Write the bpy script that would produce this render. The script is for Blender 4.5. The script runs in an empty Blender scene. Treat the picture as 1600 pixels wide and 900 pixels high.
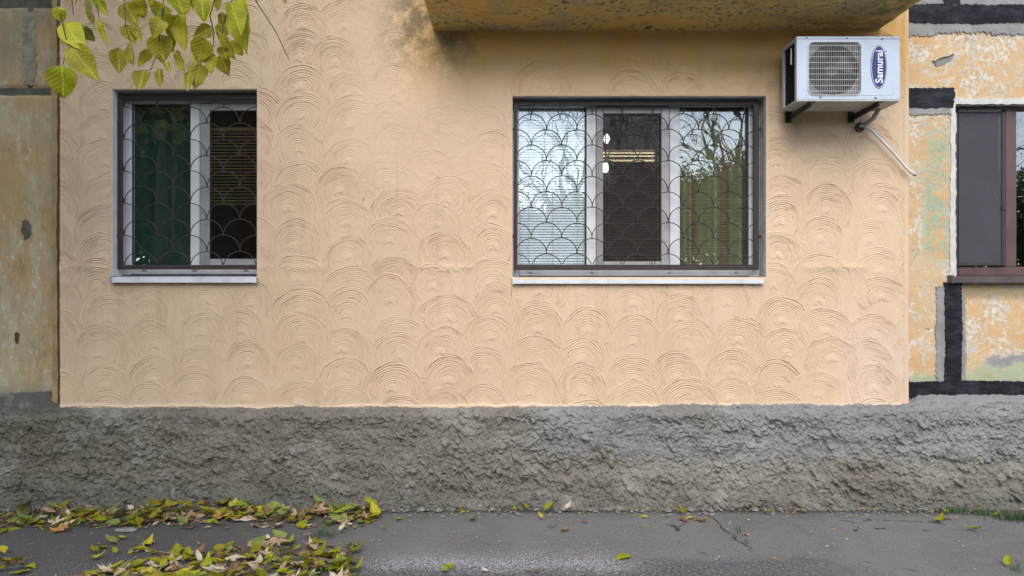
import bpy, math, random
import numpy as np
from mathutils import Vector, Matrix, Euler

# ------------------------------------------------------------------ camera, sky, sun, exposure
SC = bpy.context.scene
COL = SC.collection
F, D, CZ = 1142.0, 5.71, 1.695           # focal length in photo pixels, camera to wall, eye height
cam_data = bpy.data.cameras.new("camera")
cam_data.sensor_width = 36.0
cam_data.lens = 36.0 * F / 1600.0
cam_data.clip_start = 0.05
cam_data.clip_end = 600.0
cam = bpy.data.objects.new("camera", cam_data)
COL.objects.link(cam)
cam.location = (0, -D, CZ)
cam.rotation_euler = (math.radians(90), 0, 0)
SC.camera = cam

SUN_EL, SUN_AZ = math.radians(44), math.radians(187)      # azimuth clockwise from +Y (into the wall)
world = bpy.data.worlds.new("World")
SC.world = world
world.use_nodes = True
wn = world.node_tree
wn.nodes.clear()
w_out = wn.nodes.new("ShaderNodeOutputWorld")
w_bg = wn.nodes.new("ShaderNodeBackground")
w_sky = wn.nodes.new("ShaderNodeTexSky")
w_sky.sky_type = 'NISHITA'
w_sky.sun_disc = False
w_sky.sun_elevation = SUN_EL
w_sky.sun_rotation = SUN_AZ
w_sky.air_density = 1.0
w_sky.dust_density = 0.4
w_sky.ozone_density = 1.0
w_hsv = wn.nodes.new("ShaderNodeHueSaturation")           # thin high cloud: a paler, greyer sky all over
w_hsv.inputs["Saturation"].default_value = 0.62
w_bg.inputs["Strength"].default_value = 0.15
wn.links.new(w_sky.outputs[0], w_hsv.inputs["Color"])
wn.links.new(w_hsv.outputs[0], w_bg.inputs["Color"])
wn.links.new(w_bg.outputs[0], w_out.inputs["Surface"])

sun_data = bpy.data.lights.new("sun", 'SUN')
sun_data.energy = 1.15
sun_data.angle = math.radians(42)
sun_data.color = (1.0, 0.95, 0.87)
sun = bpy.data.objects.new("sun", sun_data)
COL.objects.link(sun)
sun_dir = Vector((math.sin(SUN_AZ) * math.cos(SUN_EL), math.cos(SUN_AZ) * math.cos(SUN_EL), math.sin(SUN_EL)))
sun.rotation_euler = (-sun_dir).to_track_quat('-Z', 'Y').to_euler()
sun.location = (4, -6, 12)

SC.view_settings.view_transform = 'Standard'
SC.view_settings.look = 'None'
SC.view_settings.gamma = 1.0
SC.view_settings.use_curve_mapping = False
SC.view_settings.exposure = 1.42
SC.cycles.max_bounces = 8
SC.cycles.transparent_max_bounces = 16

random.seed(7)
RNG = np.random.default_rng(11)

def PX(px, t=0.0):
    return (px - 800.0) * (D + t) / F
def PZ(py, t=0.0):
    return CZ + (450.0 - py) * (D + t) / F
def GR(px, py):
    """point of the ground plane seen at a photo pixel"""
    dist = CZ * F / (py - 450.0)
    return ((px - 800.0) * dist / F, dist - D)

# ------------------------------------------------------------------ noise for geometry
_perm = np.random.default_rng(3).permutation(512)
_grad = np.stack([np.cos(np.arange(64) * 2 * np.pi / 64), np.sin(np.arange(64) * 2 * np.pi / 64)], 1)
def perlin(x, y):
    xi = np.floor(x).astype(np.int64); yi = np.floor(y).astype(np.int64)
    xf = x - xi; yf = y - yi
    u = xf * xf * xf * (xf * (xf * 6 - 15) + 10); v = yf * yf * yf * (yf * (yf * 6 - 15) + 10)
    def g(ix, iy, fx, fy):
        h = _perm[(_perm[ix & 511] + iy) & 511] & 63
        return _grad[h, 0] * fx + _grad[h, 1] * fy
    a = g(xi, yi, xf, yf); b = g(xi + 1, yi, xf - 1, yf)
    c = g(xi, yi + 1, xf, yf - 1); d = g(xi + 1, yi + 1, xf - 1, yf - 1)
    return (a + u * (b - a)) * (1 - v) + (c + u * (d - c)) * v
def fbm(x, y, octv=4, gain=0.5):
    s = np.zeros_like(x); a = 1.0
    for i in range(octv):
        s += a * perlin(x * 2 ** i + 17.3 * i, y * 2 ** i + 9.1 * i); a *= gain
    return s
def ridged(x, y, octv=4, gain=0.5):
    s = np.zeros_like(x); a = 1.0
    for i in range(octv):
        s += a * (1 - 2.2 * np.abs(perlin(x * 2 ** i + 31.7 * i, y * 2 ** i + 5.3 * i))); a *= gain
    return s
def smooth(a, b, x):
    t = np.clip((x - a) / (b - a), 0, 1)
    return t * t * (3 - 2 * t)

# ------------------------------------------------------------------ mesh helpers
class MB:
    def __init__(self):
        self.v = []; self.f = []; self.mi = []
    def add(self, verts, faces, m=0):
        o = len(self.v)
        self.v.extend([tuple(p) for p in verts])
        self.f.extend([tuple(i + o for i in f) for f in faces]); self.mi.extend([m] * len(faces))
        return self
    def box(self, x0, x1, y0, y1, z0, z1, b=0.0, m=0):
        if b <= 0:
            vs = [(x, y, z) for x in (x0, x1) for y in (y0, y1) for z in (z0, z1)]
            fs = [(0, 1, 3, 2), (4, 6, 7, 5), (0, 4, 5, 1), (2, 3, 7, 6), (0, 2, 6, 4), (1, 5, 7, 3)]
            return self.add(vs, fs, m)
        # chamfered box
        vs = []; idx = {}
        for sx in (0, 1):
            for sy in (0, 1):
                for sz in (0, 1):
                    X = (x0, x1)[sx]; Y = (y0, y1)[sy]; Z = (z0, z1)[sz]
                    ix = b if sx == 0 else -b; iy = b if sy == 0 else -b; iz = b if sz == 0 else -b
                    for k, p in enumerate(((X, Y + iy, Z + iz), (X + ix, Y, Z + iz), (X + ix, Y + iy, Z))):
                        idx[(sx, sy, sz, k)] = len(vs); vs.append(p)
        fs = []
        for s in (0, 1):
            fs.append([idx[(s, a, c, 0)] for a, c in ((0, 0), (1, 0), (1, 1), (0, 1))])
            fs.append([idx[(a, s, c, 1)] for a, c in ((0, 0), (1, 0), (1, 1), (0, 1))])
            fs.append([idx[(a, c, s, 2)] for a, c in ((0, 0), (1, 0), (1, 1), (0, 1))])
            for s2 in (0, 1):
                fs.append([idx[(s, s2, 0, 0)], idx[(s, s2, 1, 0)], idx[(s, s2, 1, 1)], idx[(s, s2, 0, 1)]])
                fs.append([idx[(s, 0, s2, 0)], idx[(s, 1, s2, 0)], idx[(s, 1, s2, 2)], idx[(s, 0, s2, 2)]])
                fs.append([idx[(0, s, s2, 1)], idx[(1, s, s2, 1)], idx[(1, s, s2, 2)], idx[(0, s, s2, 2)]])
                for s3 in (0, 1):
                    fs.append([idx[(s, s2, s3, k)] for k in (0, 1, 2)])
        return self.add(vs, fs, m)
    def tube(self, pts, r, n=8, cap=True, m=0):
        pts = [Vector(p) for p in pts]
        rs = r if isinstance(r, (list, tuple)) else [r] * len(pts)
        vs = []; fs = []
        up = None
        for i, p in enumerate(pts):
            t = (pts[min(i + 1, len(pts) - 1)] - pts[max(i - 1, 0)])
            t = t.normalized() if t.length > 1e-9 else Vector((0, 0, 1))
            if up is None:
                up = Vector((0, 0, 1)) if abs(t.z) < 0.9 else Vector((1, 0, 0))
            a = t.cross(up)
            if a.length < 1e-6:
                a = t.cross(Vector((0, 1, 0)))
            a.normalize(); b = a.cross(t).normalized(); up = b
            for k in range(n):
                an = 2 * math.pi * k / n
                vs.append(p + (a * math.cos(an) + b * math.sin(an)) * rs[i])
        for i in range(len(pts) - 1):
            for k in range(n):
                fs.append((i * n + k, i * n + (k + 1) % n, (i + 1) * n + (k + 1) % n, (i + 1) * n + k))
        if cap:
            fs.append(tuple(range(n))[::-1]); fs.append(tuple((len(pts) - 1) * n + k for k in range(n)))
        return self.add(vs, fs, m)
    def prism_xz(self, outline, y0, y1, m=0):
        """closed outline in (x,z), extruded from y0 (front) to y1 (back)"""
        n = len(outline)
        vs = [(x, y0, z) for x, z in outline] + [(x, y1, z) for x, z in outline]
        fs = [tuple(range(n)), tuple(range(2 * n - 1, n - 1, -1))]
        fs += [(i, i + n, (i + 1) % n + n, (i + 1) % n) for i in range(n)]
        return self.add(vs, fs, m)
    def mesh(self, name, mats, off=(0, 0, 0), sm=False):
        me = bpy.data.meshes.new(name)
        me.from_pydata([(x - off[0], y - off[1], z - off[2]) for x, y, z in self.v], [], self.f)
        for m in (mats if isinstance(mats, (list, tuple)) else [mats]):
            me.materials.append(m)
        if any(self.mi):
            me.polygons.foreach_set("material_index", self.mi)
        if sm:
            me.polygons.foreach_set("use_smooth", [True] * len(self.f))
        import bmesh
        bm = bmesh.new(); bm.from_mesh(me); bmesh.ops.recalc_face_normals(bm, faces=bm.faces); bm.to_mesh(me); bm.free()
        me.update()
        return me

def wloc(o):
    p = Vector((0, 0, 0))
    while o is not None:
        p += o.location; o = o.parent
    return p
def link(name, me, parent=None):
    o = bpy.data.objects.new(name, me); COL.objects.link(o)
    if parent is not None:
        o.parent = parent
    return o
def part(name, mb, mat, parent=None, sm=False):
    """mesh object whose builder verts are in world metres"""
    off = wloc(parent) if parent is not None else Vector((0, 0, 0))
    return link(name, mb.mesh(name, mat, off, sm), parent)
def tag(o, label, cat, group=None):
    o["label"] = label; o["category"] = cat
    if group: o["group"] = group
    return o
def thing(name, label, cat, loc=(0, 0, 0), group=None):
    o = bpy.data.objects.new(name, None); COL.objects.link(o); o.location = loc
    o.empty_display_size = 0.1
    return tag(o, label, cat, group)
def fast_mesh(name, verts, quads, mat, sm=True):
    me = bpy.data.meshes.new(name)
    nv, nq = len(verts), len(quads)
    me.vertices.add(nv); me.vertices.foreach_set("co", np.ascontiguousarray(verts, dtype=np.float32).ravel())
    me.loops.add(nq * 4); me.loops.foreach_set("vertex_index", np.ascontiguousarray(quads, dtype=np.int32).ravel())
    me.polygons.add(nq); me.polygons.foreach_set("loop_start", np.arange(0, nq * 4, 4, dtype=np.int32))
    me.update(calc_edges=True)
    if sm:
        me.polygons.foreach_set("use_smooth", np.ones(nq, dtype=bool))
    me.materials.append(mat); me.validate()
    return me

# ------------------------------------------------------------------ material helpers
class NT:
    def __init__(self, name):
        self.m = bpy.data.materials.new(name); self.m.use_nodes = True
        self.t = self.m.node_tree; self.t.nodes.clear()
        self.out = self.t.nodes.new("ShaderNodeOutputMaterial")
        self.tc = self.t.nodes.new("ShaderNodeTexCoord")
        self.P = self.tc.outputs["Object"]
    def n(self, typ, **kw):
        nd = self.t.nodes.new(typ)
        for k, v in kw.items(): setattr(nd, k, v)
        return nd
    def set(self, sock, v):
        if isinstance(v, bpy.types.NodeSocket): self.t.links.new(v, sock)
        elif isinstance(v, (tuple, list)) and len(v) == 3 and sock.type == 'RGBA': sock.default_value = (*v, 1)
        else: sock.default_value = v
    def map(self, scale=(1, 1, 1), rot=(0, 0, 0), loc=(0, 0, 0), vec=None):
        nd = self.n("ShaderNodeMapping")
        self.set(nd.inputs["Vector"], vec or self.P); nd.inputs["Scale"].default_value = scale
        nd.inputs["Rotation"].default_value = rot; nd.inputs["Location"].default_value = loc
        return nd.outputs[0]
    def noise(self, scale, detail=4, rough=0.55, vec=None, dist=0.0):
        nd = self.n("ShaderNodeTexNoise")
        self.set(nd.inputs["Vector"], vec or self.P)
        nd.inputs["Scale"].default_value = scale; nd.inputs["Detail"].default_value = detail
        nd.inputs["Roughness"].default_value = rough; nd.inputs["Distortion"].default_value = dist
        return nd.outputs["Fac"]
    def voro(self, scale, vec=None, feature='F1', out="Distance"):
        nd = self.n("ShaderNodeTexVoronoi", feature=feature)
        self.set(nd.inputs["Vector"], vec or self.P); nd.inputs["Scale"].default_value = scale
        return nd.outputs[out]
    def ramp(self, fac, a, b, lo=0.0, hi=1.0):
        nd = self.n("ShaderNodeMapRange"); nd.interpolation_type = 'SMOOTHSTEP'
        self.set(nd.inputs[0], fac); nd.inputs[1].default_value = a; nd.inputs[2].default_value = b
        nd.inputs[3].default_value = lo; nd.inputs[4].default_value = hi
        return nd.outputs[0]
    def mix(self, fac, a, b, mode='MIX'):
        nd = self.n("ShaderNodeMix", data_type='RGBA', blend_type=mode)
        self.set(nd.inputs[0], fac); self.set(nd.inputs[6], a); self.set(nd.inputs[7], b)
        return nd.outputs[2]
    def math(self, op, a, b=0.0, c=0.0):
        nd = self.n("ShaderNodeMath", operation=op)
        self.set(nd.inputs[0], a); self.set(nd.inputs[1], b)
        if op in ('MULTIPLY_ADD', 'SMOOTH_MIN', 'COMPARE'): self.set(nd.inputs[2], c)
        return nd.outputs[0]
    def xyz(self, vec=None):
        nd = self.n("ShaderNodeSeparateXYZ"); self.set(nd.inputs[0], vec or self.P); return nd.outputs
    def bump(self, h, strength=0.3, dist=0.01, normal=None):
        nd = self.n("ShaderNodeBump"); self.set(nd.inputs["Height"], h)
        nd.inputs["Strength"].default_value = strength; nd.inputs["Distance"].default_value = dist
        if normal is not None: self.set(nd.inputs["Normal"], normal)
        return nd.outputs[0]
    def pbr(self, col, rough=0.6, normal=None, metal=0.0, spec=0.5):
        nd = self.n("ShaderNodeBsdfPrincipled")
        self.set(nd.inputs["Base Color"], col); self.set(nd.inputs["Roughness"], rough)
        nd.inputs["Metallic"].default_value = metal; self.set(nd.inputs["Specular IOR Level"], spec)
        if normal is not None: self.set(nd.inputs["Normal"], normal)
        return nd.outputs[0]
    def done(self, sh):
        self.t.links.new(sh, self.out.inputs[0]); return self.m
def band(N, coord, a, b, soft):
    """1 between a and b of a coordinate socket"""
    return N.math('MULTIPLY', N.ramp(coord, a - soft, a + soft), N.ramp(coord, b - soft, b + soft, 1.0, 0.0))

def simple(name, col, rough=0.5, var=0.12, scale=12, metal=0.0, bump=0.05, dirt=None):
    N = NT(name)
    n1 = N.noise(scale, 5, 0.6)
    dark = tuple(c * (1 - 2 * var) for c in col)
    c = N.mix(N.ramp(n1, 0.35, 0.65), dark, col)
    if dirt:
        n2 = N.noise(5, 6, 0.7, vec=N.map((1, 1, 0.35)))
        c = N.mix(N.ramp(n2, 0.52, 0.75, 0, 0.6), c, dirt)
    return N.done(N.pbr(c, N.ramp(n1, 0.3, 0.7, rough * 0.85, min(1, rough * 1.2)), N.bump(N.noise(scale * 12, 3), bump, 0.002), metal))

def m_plaster():
    N = NT("peach_plaster")
    x, y, z = N.xyz()
    base = (0.60, 0.405, 0.235)
    n1 = N.noise(1.3, 4, 0.6); n2 = N.noise(9, 5, 0.65); n3 = N.noise(55, 4, 0.7)
    c = N.mix(N.ramp(n1, 0.3, 0.7), (0.575, 0.412, 0.268), (0.635, 0.458, 0.305))
    c = N.mix(N.ramp(n2, 0.45, 0.75, 0, 0.35), c, (0.53, 0.39, 0.265))
    # pinkish repair near the right corner, and a rubbed paler rim along the foot
    pk = N.math('MULTIPLY', N.ramp(x, 2.45, 2.75), N.ramp(z, 1.25, 1.75, 1, 0))
    pk = N.math('MULTIPLY', pk, N.ramp(n1, 0.3, 0.6, 0.1, 0.5))
    c = N.mix(pk, c, (0.60, 0.455, 0.375))
    foot = N.ramp(N.math('ADD', z, N.math('MULTIPLY', n2, 0.05)), 0.80, 0.85, 0.7, 0)
    c = N.mix(foot, c, (0.64, 0.48, 0.345))
    # warm shade under the balcony painted into the colour, soot stains at its end
    st = N.math('MULTIPLY', N.ramp(z, 3.05, 3.65), band(N, x, -0.75, 3.2, 0.25))
    st = N.math('MULTIPLY', st, N.ramp(N.noise(3.0, 6, 0.65), 0.35, 0.65, 0.55, 1.0))
    c = N.mix(st, c, (0.62, 0.35, 0.09))
    s2 = N.math('MULTIPLY', band(N, x, -0.95, -0.3, 0.22), N.ramp(z, 3.2, 3.72))
    s2 = N.math('MULTIPLY', s2, N.ramp(N.noise(7, 6, 0.75), 0.36, 0.58))
    c = N.mix(N.math('MULTIPLY', s2, 0.8), c, (0.12, 0.095, 0.06))
    stk = N.noise(6, 5, 0.65, vec=N.map((1.6, 1, 0.12)))
    c = N.mix(N.ramp(stk, 0.52, 0.72, 0, 0.22), c, (0.40, 0.29, 0.185))
    for (sx0, sx1, sz) in ((-3.16, -1.97, 1.74), (-0.02, 2.0, 1.73)):      # drip marks under the sills
        dr = N.math('MULTIPLY', band(N, x, sx0, sx1, 0.03), band(N, z, sz - 0.42, sz, 0.16))
        c = N.mix(N.math('MULTIPLY', dr, N.ramp(N.noise(11, 5, 0.7, vec=N.map((1.5, 1, 0.10))), 0.48, 0.70, 0.0, 0.30)), c, (0.40, 0.285, 0.18))
    hc = N.math('ADD', x, N.math('MULTIPLY', N.math('SUBTRACT', N.noise(40, 4, 0.7), 0.5), 0.012))
    c = N.mix(N.math('MULTIPLY', band(N, hc, -0.004, 0.000, 0.002), band(N, z, 1.62, 1.76, 0.02)), c, (0.16, 0.11, 0.07))
    # dirt caught here and there
    c = N.mix(N.math('MULTIPLY', N.ramp(n3, 0.62, 0.74), 0.25), c, (0.30, 0.19, 0.10))
    h = N.math('ADD', N.noise(140, 4, 0.7), N.math('MULTIPLY', N.noise(45, 3), 0.8))
    return N.done(N.pbr(c, 0.82, N.bump(h, 0.22, 0.004), spec=0.25))

def m_plinth():
    N = NT("rough_cement")
    x, y, z = N.xyz()
    n1 = N.noise(0.9, 5, 0.6); n2 = N.noise(7, 6, 0.65); n3 = N.noise(60, 5, 0.7)
    c = N.mix(N.ramp(n1, 0.35, 0.65), (0.208, 0.182, 0.142), (0.30, 0.272, 0.232))
    c = N.mix(N.ramp(n2, 0.4, 0.7, 0, 0.7), c, (0.21, 0.192, 0.168))
    # bluish newer render in the upper right part, tree shade on the left put into the colour
    bl = N.math('MULTIPLY', N.ramp(x, -0.2, 0.5), N.ramp(N.math('ADD', z, N.math('MULTIPLY', n2, 0.3)), 0.45, 0.62))
    c = N.mix(N.math('MULTIPLY', bl, N.ramp(n1, 0.35, 0.6, 0.2, 0.8)), c, (0.25, 0.246, 0.248))
    left_shade = N.math('MULTIPLY', N.ramp(x, -0.6, -3.0), N.ramp(n2, 0.34, 0.58, 0.4, 1.0))
    c = N.mix(N.math('MULTIPLY', left_shade, 0.65), c, (0.145, 0.125, 0.088))
    lo = N.ramp(N.math('ADD', z, N.math('MULTIPLY', n2, 0.2)), 0.1, 0.40, 0.75, 0)
    c = N.mix(lo, c, (0.145, 0.135, 0.115))
    led = N.math('MULTIPLY', N.ramp(x, -3.30, -3.60), N.ramp(z, 0.68, 0.76))
    c = N.mix(N.math('MULTIPLY', led, 0.85), c, (0.10, 0.095, 0.08))
    c = N.mix(N.ramp(N.noise(3.2, 6, 0.7, vec=N.map((1, 1, 0.8), loc=(5, 0, 2))), 0.50, 0.66, 0, 0.6), c, (0.335, 0.315, 0.28))
    c = N.mix(N.ramp(n3, 0.64, 0.76, 0, 0.6), c, (0.44, 0.42, 0.38))
    c = N.mix(N.ramp(n3, 0.36, 0.28, 0, 0.5), c, (0.12, 0.11, 0.10))
    h = N.math('ADD', N.noise(70, 6, 0.8), N.math('MULTIPLY', N.noise(28, 4, 0.6), 1.4))
    h = N.math('ADD', h, N.math('MULTIPLY', N.voro(48, vec=N.map((1, 1, 0.7), rot=(0, 0.4, 0))), -0.8))
    return N.done(N.pbr(c, 0.9, N.bump(h, 0.9, 0.014), spec=0.15))

def m_old_left():
    N = NT("weathered_panel_paint")
    x, y, z = N.xyz()
    n1 = N.noise(2.2, 6, 0.65); n2 = N.noise(5, 7, 0.72, vec=N.map((1.6, 1, 0.5))); n3 = N.noise(38, 6, 0.75, vec=N.map((1, 1, 0.55)))
    c = N.mix(N.ramp(n1, 0.38, 0.62), (0.43, 0.275, 0.125), (0.37, 0.29, 0.165))
    c = N.mix(N.ramp(n2, 0.47, 0.60, 0, 0.65), c, (0.44, 0.39, 0.275))
    n6 = N.noise(60, 6, 0.8, vec=N.map((2.0, 1, 0.25)))
    c = N.mix(N.ramp(n6, 0.54, 0.64, 0, 0.5), c, (0.52, 0.48, 0.38))
    c = N.mix(N.ramp(N.noise(50, 6, 0.8, vec=N.map((0.3, 1, 2.0))), 0.60, 0.68, 0, 0.6), c, (0.20, 0.16, 0.10))
    c = N.mix(N.ramp(N.noise(3.4, 7, 0.75, vec=N.map((1, 1, 0.6), loc=(2, 0, 5))), 0.52, 0.66, 0, 0.6), c, (0.22, 0.15, 0.075))
    c = N.mix(N.math('MULTIPLY', N.ramp(n3, 0.56, 0.66), N.ramp(n2, 0.4, 0.6)), c, (0.62, 0.585, 0.49))
    c = N.mix(N.math('MULTIPLY', N.ramp(N.noise(14, 6, 0.75), 0.62, 0.70), 0.8), c, (0.10, 0.115, 0.09))
    c = N.mix(N.ramp(N.math('ADD', z, N.math('MULTIPLY', n1, 0.25)), 0.93, 1.12, 0.92, 0), c, (0.15, 0.14, 0.12))
    gy = N.math('MULTIPLY', N.ramp(z, 3.25, 3.6), N.ramp(n1, 0.4, 0.6, 0.2, 0.8))
    c = N.mix(N.math('MULTIPLY', gy, 0.7), c, (0.24, 0.205, 0.13))
    h = N.math('ADD', N.noise(70, 6, 0.75), n3)
    return N.done(N.pbr(c, 0.88, N.bump(h, 0.5, 0.006), spec=0.2))

def m_old_right():
    N = NT("peeling_ochre_paint")
    x, y, z = N.xyz()
    n1 = N.noise(2.0, 5, 0.6); n2 = N.noise(6.5, 8, 0.75); n3 = N.noise(30, 8, 0.78)
    n4 = N.noise(12, 8, 0.75, vec=N.map((1.3, 1, 0.8), loc=(3, 1, 2)))
    c = N.mix(N.ramp(n1, 0.35, 0.65), (0.53, 0.32, 0.15), (0.53, 0.365, 0.205))
    pale = (0.60, 0.55, 0.46)
    pf = N.ramp(n2, 0.465, 0.57, 0.0, 1.0)
    c = N.mix(N.math('MULTIPLY', pf, N.ramp(n3, 0.44, 0.53)), c, pale)
    n5 = N.noise(75, 8, 0.8, vec=N.map((1.2, 1, 0.7)))
    c = N.mix(N.math('MULTIPLY', N.ramp(n5, 0.56, 0.61), N.ramp(n2, 0.36, 0.5, 0.1, 0.9)), c, pale)
    c = N.mix(N.math('MULTIPLY', N.ramp(N.noise(3.3, 6, 0.7, vec=N.map((1, 1, 1), loc=(7, 2, 1))), 0.52, 0.64), 0.45), c, (0.46, 0.40, 0.30))
    c = N.mix(N.ramp(n4, 0.575, 0.60, 0, 0.9), c, (0.44, 0.425, 0.385))
    # the old green coat showing: a streak beside the window and a band along the foot
    gs = N.math('MULTIPLY', band(N, x, 3.24, 3.46, 0.06), band(N, z, 1.9, 2.95, 0.15))
    gs = N.math('MULTIPLY', gs, N.ramp(n2, 0.42, 0.52))
    gs = N.math('MULTIPLY', gs, N.ramp(n3, 0.47, 0.52))
    c = N.mix(gs, c, (0.27, 0.37, 0.25))
    zz = N.math('ADD', z, N.math('MULTIPLY', n2, 0.26))
    gb = N.ramp(zz, 1.11, 1.17, 1, 0)
    gb2 = N.math('MULTIPLY', N.ramp(N.math('SUBTRACT', zz, N.math('MULTIPLY', N.math('SUBTRACT', x, 3.6), 0.22)), 1.14, 1.22, 1, 0), N.ramp(x, 3.55, 3.7))
    c = N.mix(N.math('MULTIPLY', N.math('MAXIMUM', gb, gb2), N.ramp(n3, 0.36, 0.5, 0.3, 0.95)), c, (0.33, 0.37, 0.24))
    gg = N.math('MULTIPLY', band(N, N.math('SUBTRACT', zz, N.math('MULTIPLY', N.math('SUBTRACT', x, 3.6), 0.16)), 1.17, 1.25, 0.015), N.ramp(x, 3.7, 3.78))
    c = N.mix(gg, c, (0.27, 0.255, 0.24))
    # white putty in the window's left edge
    wp = N.math('MULTIPLY', band(N, N.math('ADD', x, N.math('MULTIPLY', n3, 0.03)), 3.475, 3.56, 0.008), band(N, z, 1.77, 3.15, 0.03))
    c = N.mix(N.math('MULTIPLY', wp, 0.9), c, (0.58, 0.56, 0.52))
    # darker band under the sill
    sd = N.math('MULTIPLY', band(N, N.math('ADD', z, N.math('MULTIPLY', n2, 0.1)), 1.66, 1.80, 0.03), N.ramp(x, 3.48, 3.55))
    c = N.mix(N.math('MULTIPLY', sd, 0.6), c, (0.17, 0.15, 0.09))
    c = N.mix(N.ramp(N.noise(90, 5, 0.7), 0.64, 0.72, 0, 0.5), c, (0.25, 0.16, 0.08))
    # hairline cracks
    vd = N.voro(2.3, vec=N.map((1, 1, 1.6), loc=(0.4, 0, 0.2)), feature='DISTANCE_TO_EDGE')
    vw = N.math('ADD', vd, N.math('MULTIPLY', N.math('SUBTRACT', n3, 0.5), 0.05))
    c = N.mix(N.math('MULTIPLY', N.ramp(vw, 0.004, 0.0, 0, 1), N.ramp(n1, 0.5, 0.6)), c, (0.16, 0.11, 0.06))
    h = N.math('ADD', N.math('MULTIPLY', pf, N.ramp(n3, 0.42, 0.55, -0.6, 0)), N.math('MULTIPLY', N.noise(80, 5, 0.7), 0.7))
    return N.done(N.pbr(c, 0.85, N.bump(h, 0.55, 0.006), spec=0.22))

def m_soffit():
    N = NT("stained_balcony_concrete")
    n1 = N.noise(2.2, 6, 0.65, vec=N.map((0.8, 1.4, 1))); n2 = N.noise(8, 7, 0.72); n3 = N.noise(26, 7, 0.75)
    x, y, z = N.xyz()
    c = N.mix(N.ramp(n1, 0.38, 0.62), (0.66, 0.42, 0.12), (0.58, 0.46, 0.21))
    c = N.mix(N.ramp(n2, 0.48, 0.68, 0, 0.7), c, (0.56, 0.32, 0.08))
    c = N.mix(N.math('MULTIPLY', N.ramp(n3, 0.55, 0.59), N.ramp(n1, 0.40, 0.52)), c, (0.07, 0.062, 0.045))
    c = N.mix(N.ramp(N.noise(3.1, 7, 0.72, vec=N.map((1, 1.5, 1), loc=(1, 4, 0))), 0.48, 0.64, 0, 0.65), c, (0.36, 0.31, 0.21))
    c = N.mix(N.math('MULTIPLY', N.ramp(x, 2.2, 2.75), N.ramp(n2, 0.4, 0.6)), c, (0.24, 0.20, 0.10))
    c = N.mix(N.math('MULTIPLY', N.ramp(n2, 0.35, 0.28), 0.6), c, (0.50, 0.45, 0.33))
    h = N.math('ADD', n3, N.math('MULTIPLY', n2, 1.5))
    return N.done(N.pbr(c, 0.85, N.bump(h, 0.5, 0.012), spec=0.2))

def m_tar():
    N = NT("black_tar_paint")
    n1 = N.noise(9, 6, 0.7, vec=N.map((1, 1, 2.2))); n2 = N.noise(50, 5, 0.7)
    c = N.mix(N.ramp(n1, 0.4, 0.68), (0.006, 0.006, 0.009), (0.028, 0.028, 0.034))
    c = N.mix(N.ramp(n2, 0.68, 0.76, 0, 0.5), c, (0.10, 0.098, 0.098))
    return N.done(N.pbr(c, 0.7, N.bump(N.math('ADD', n1, n2), 0.6, 0.006), spec=0.2))

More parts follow.
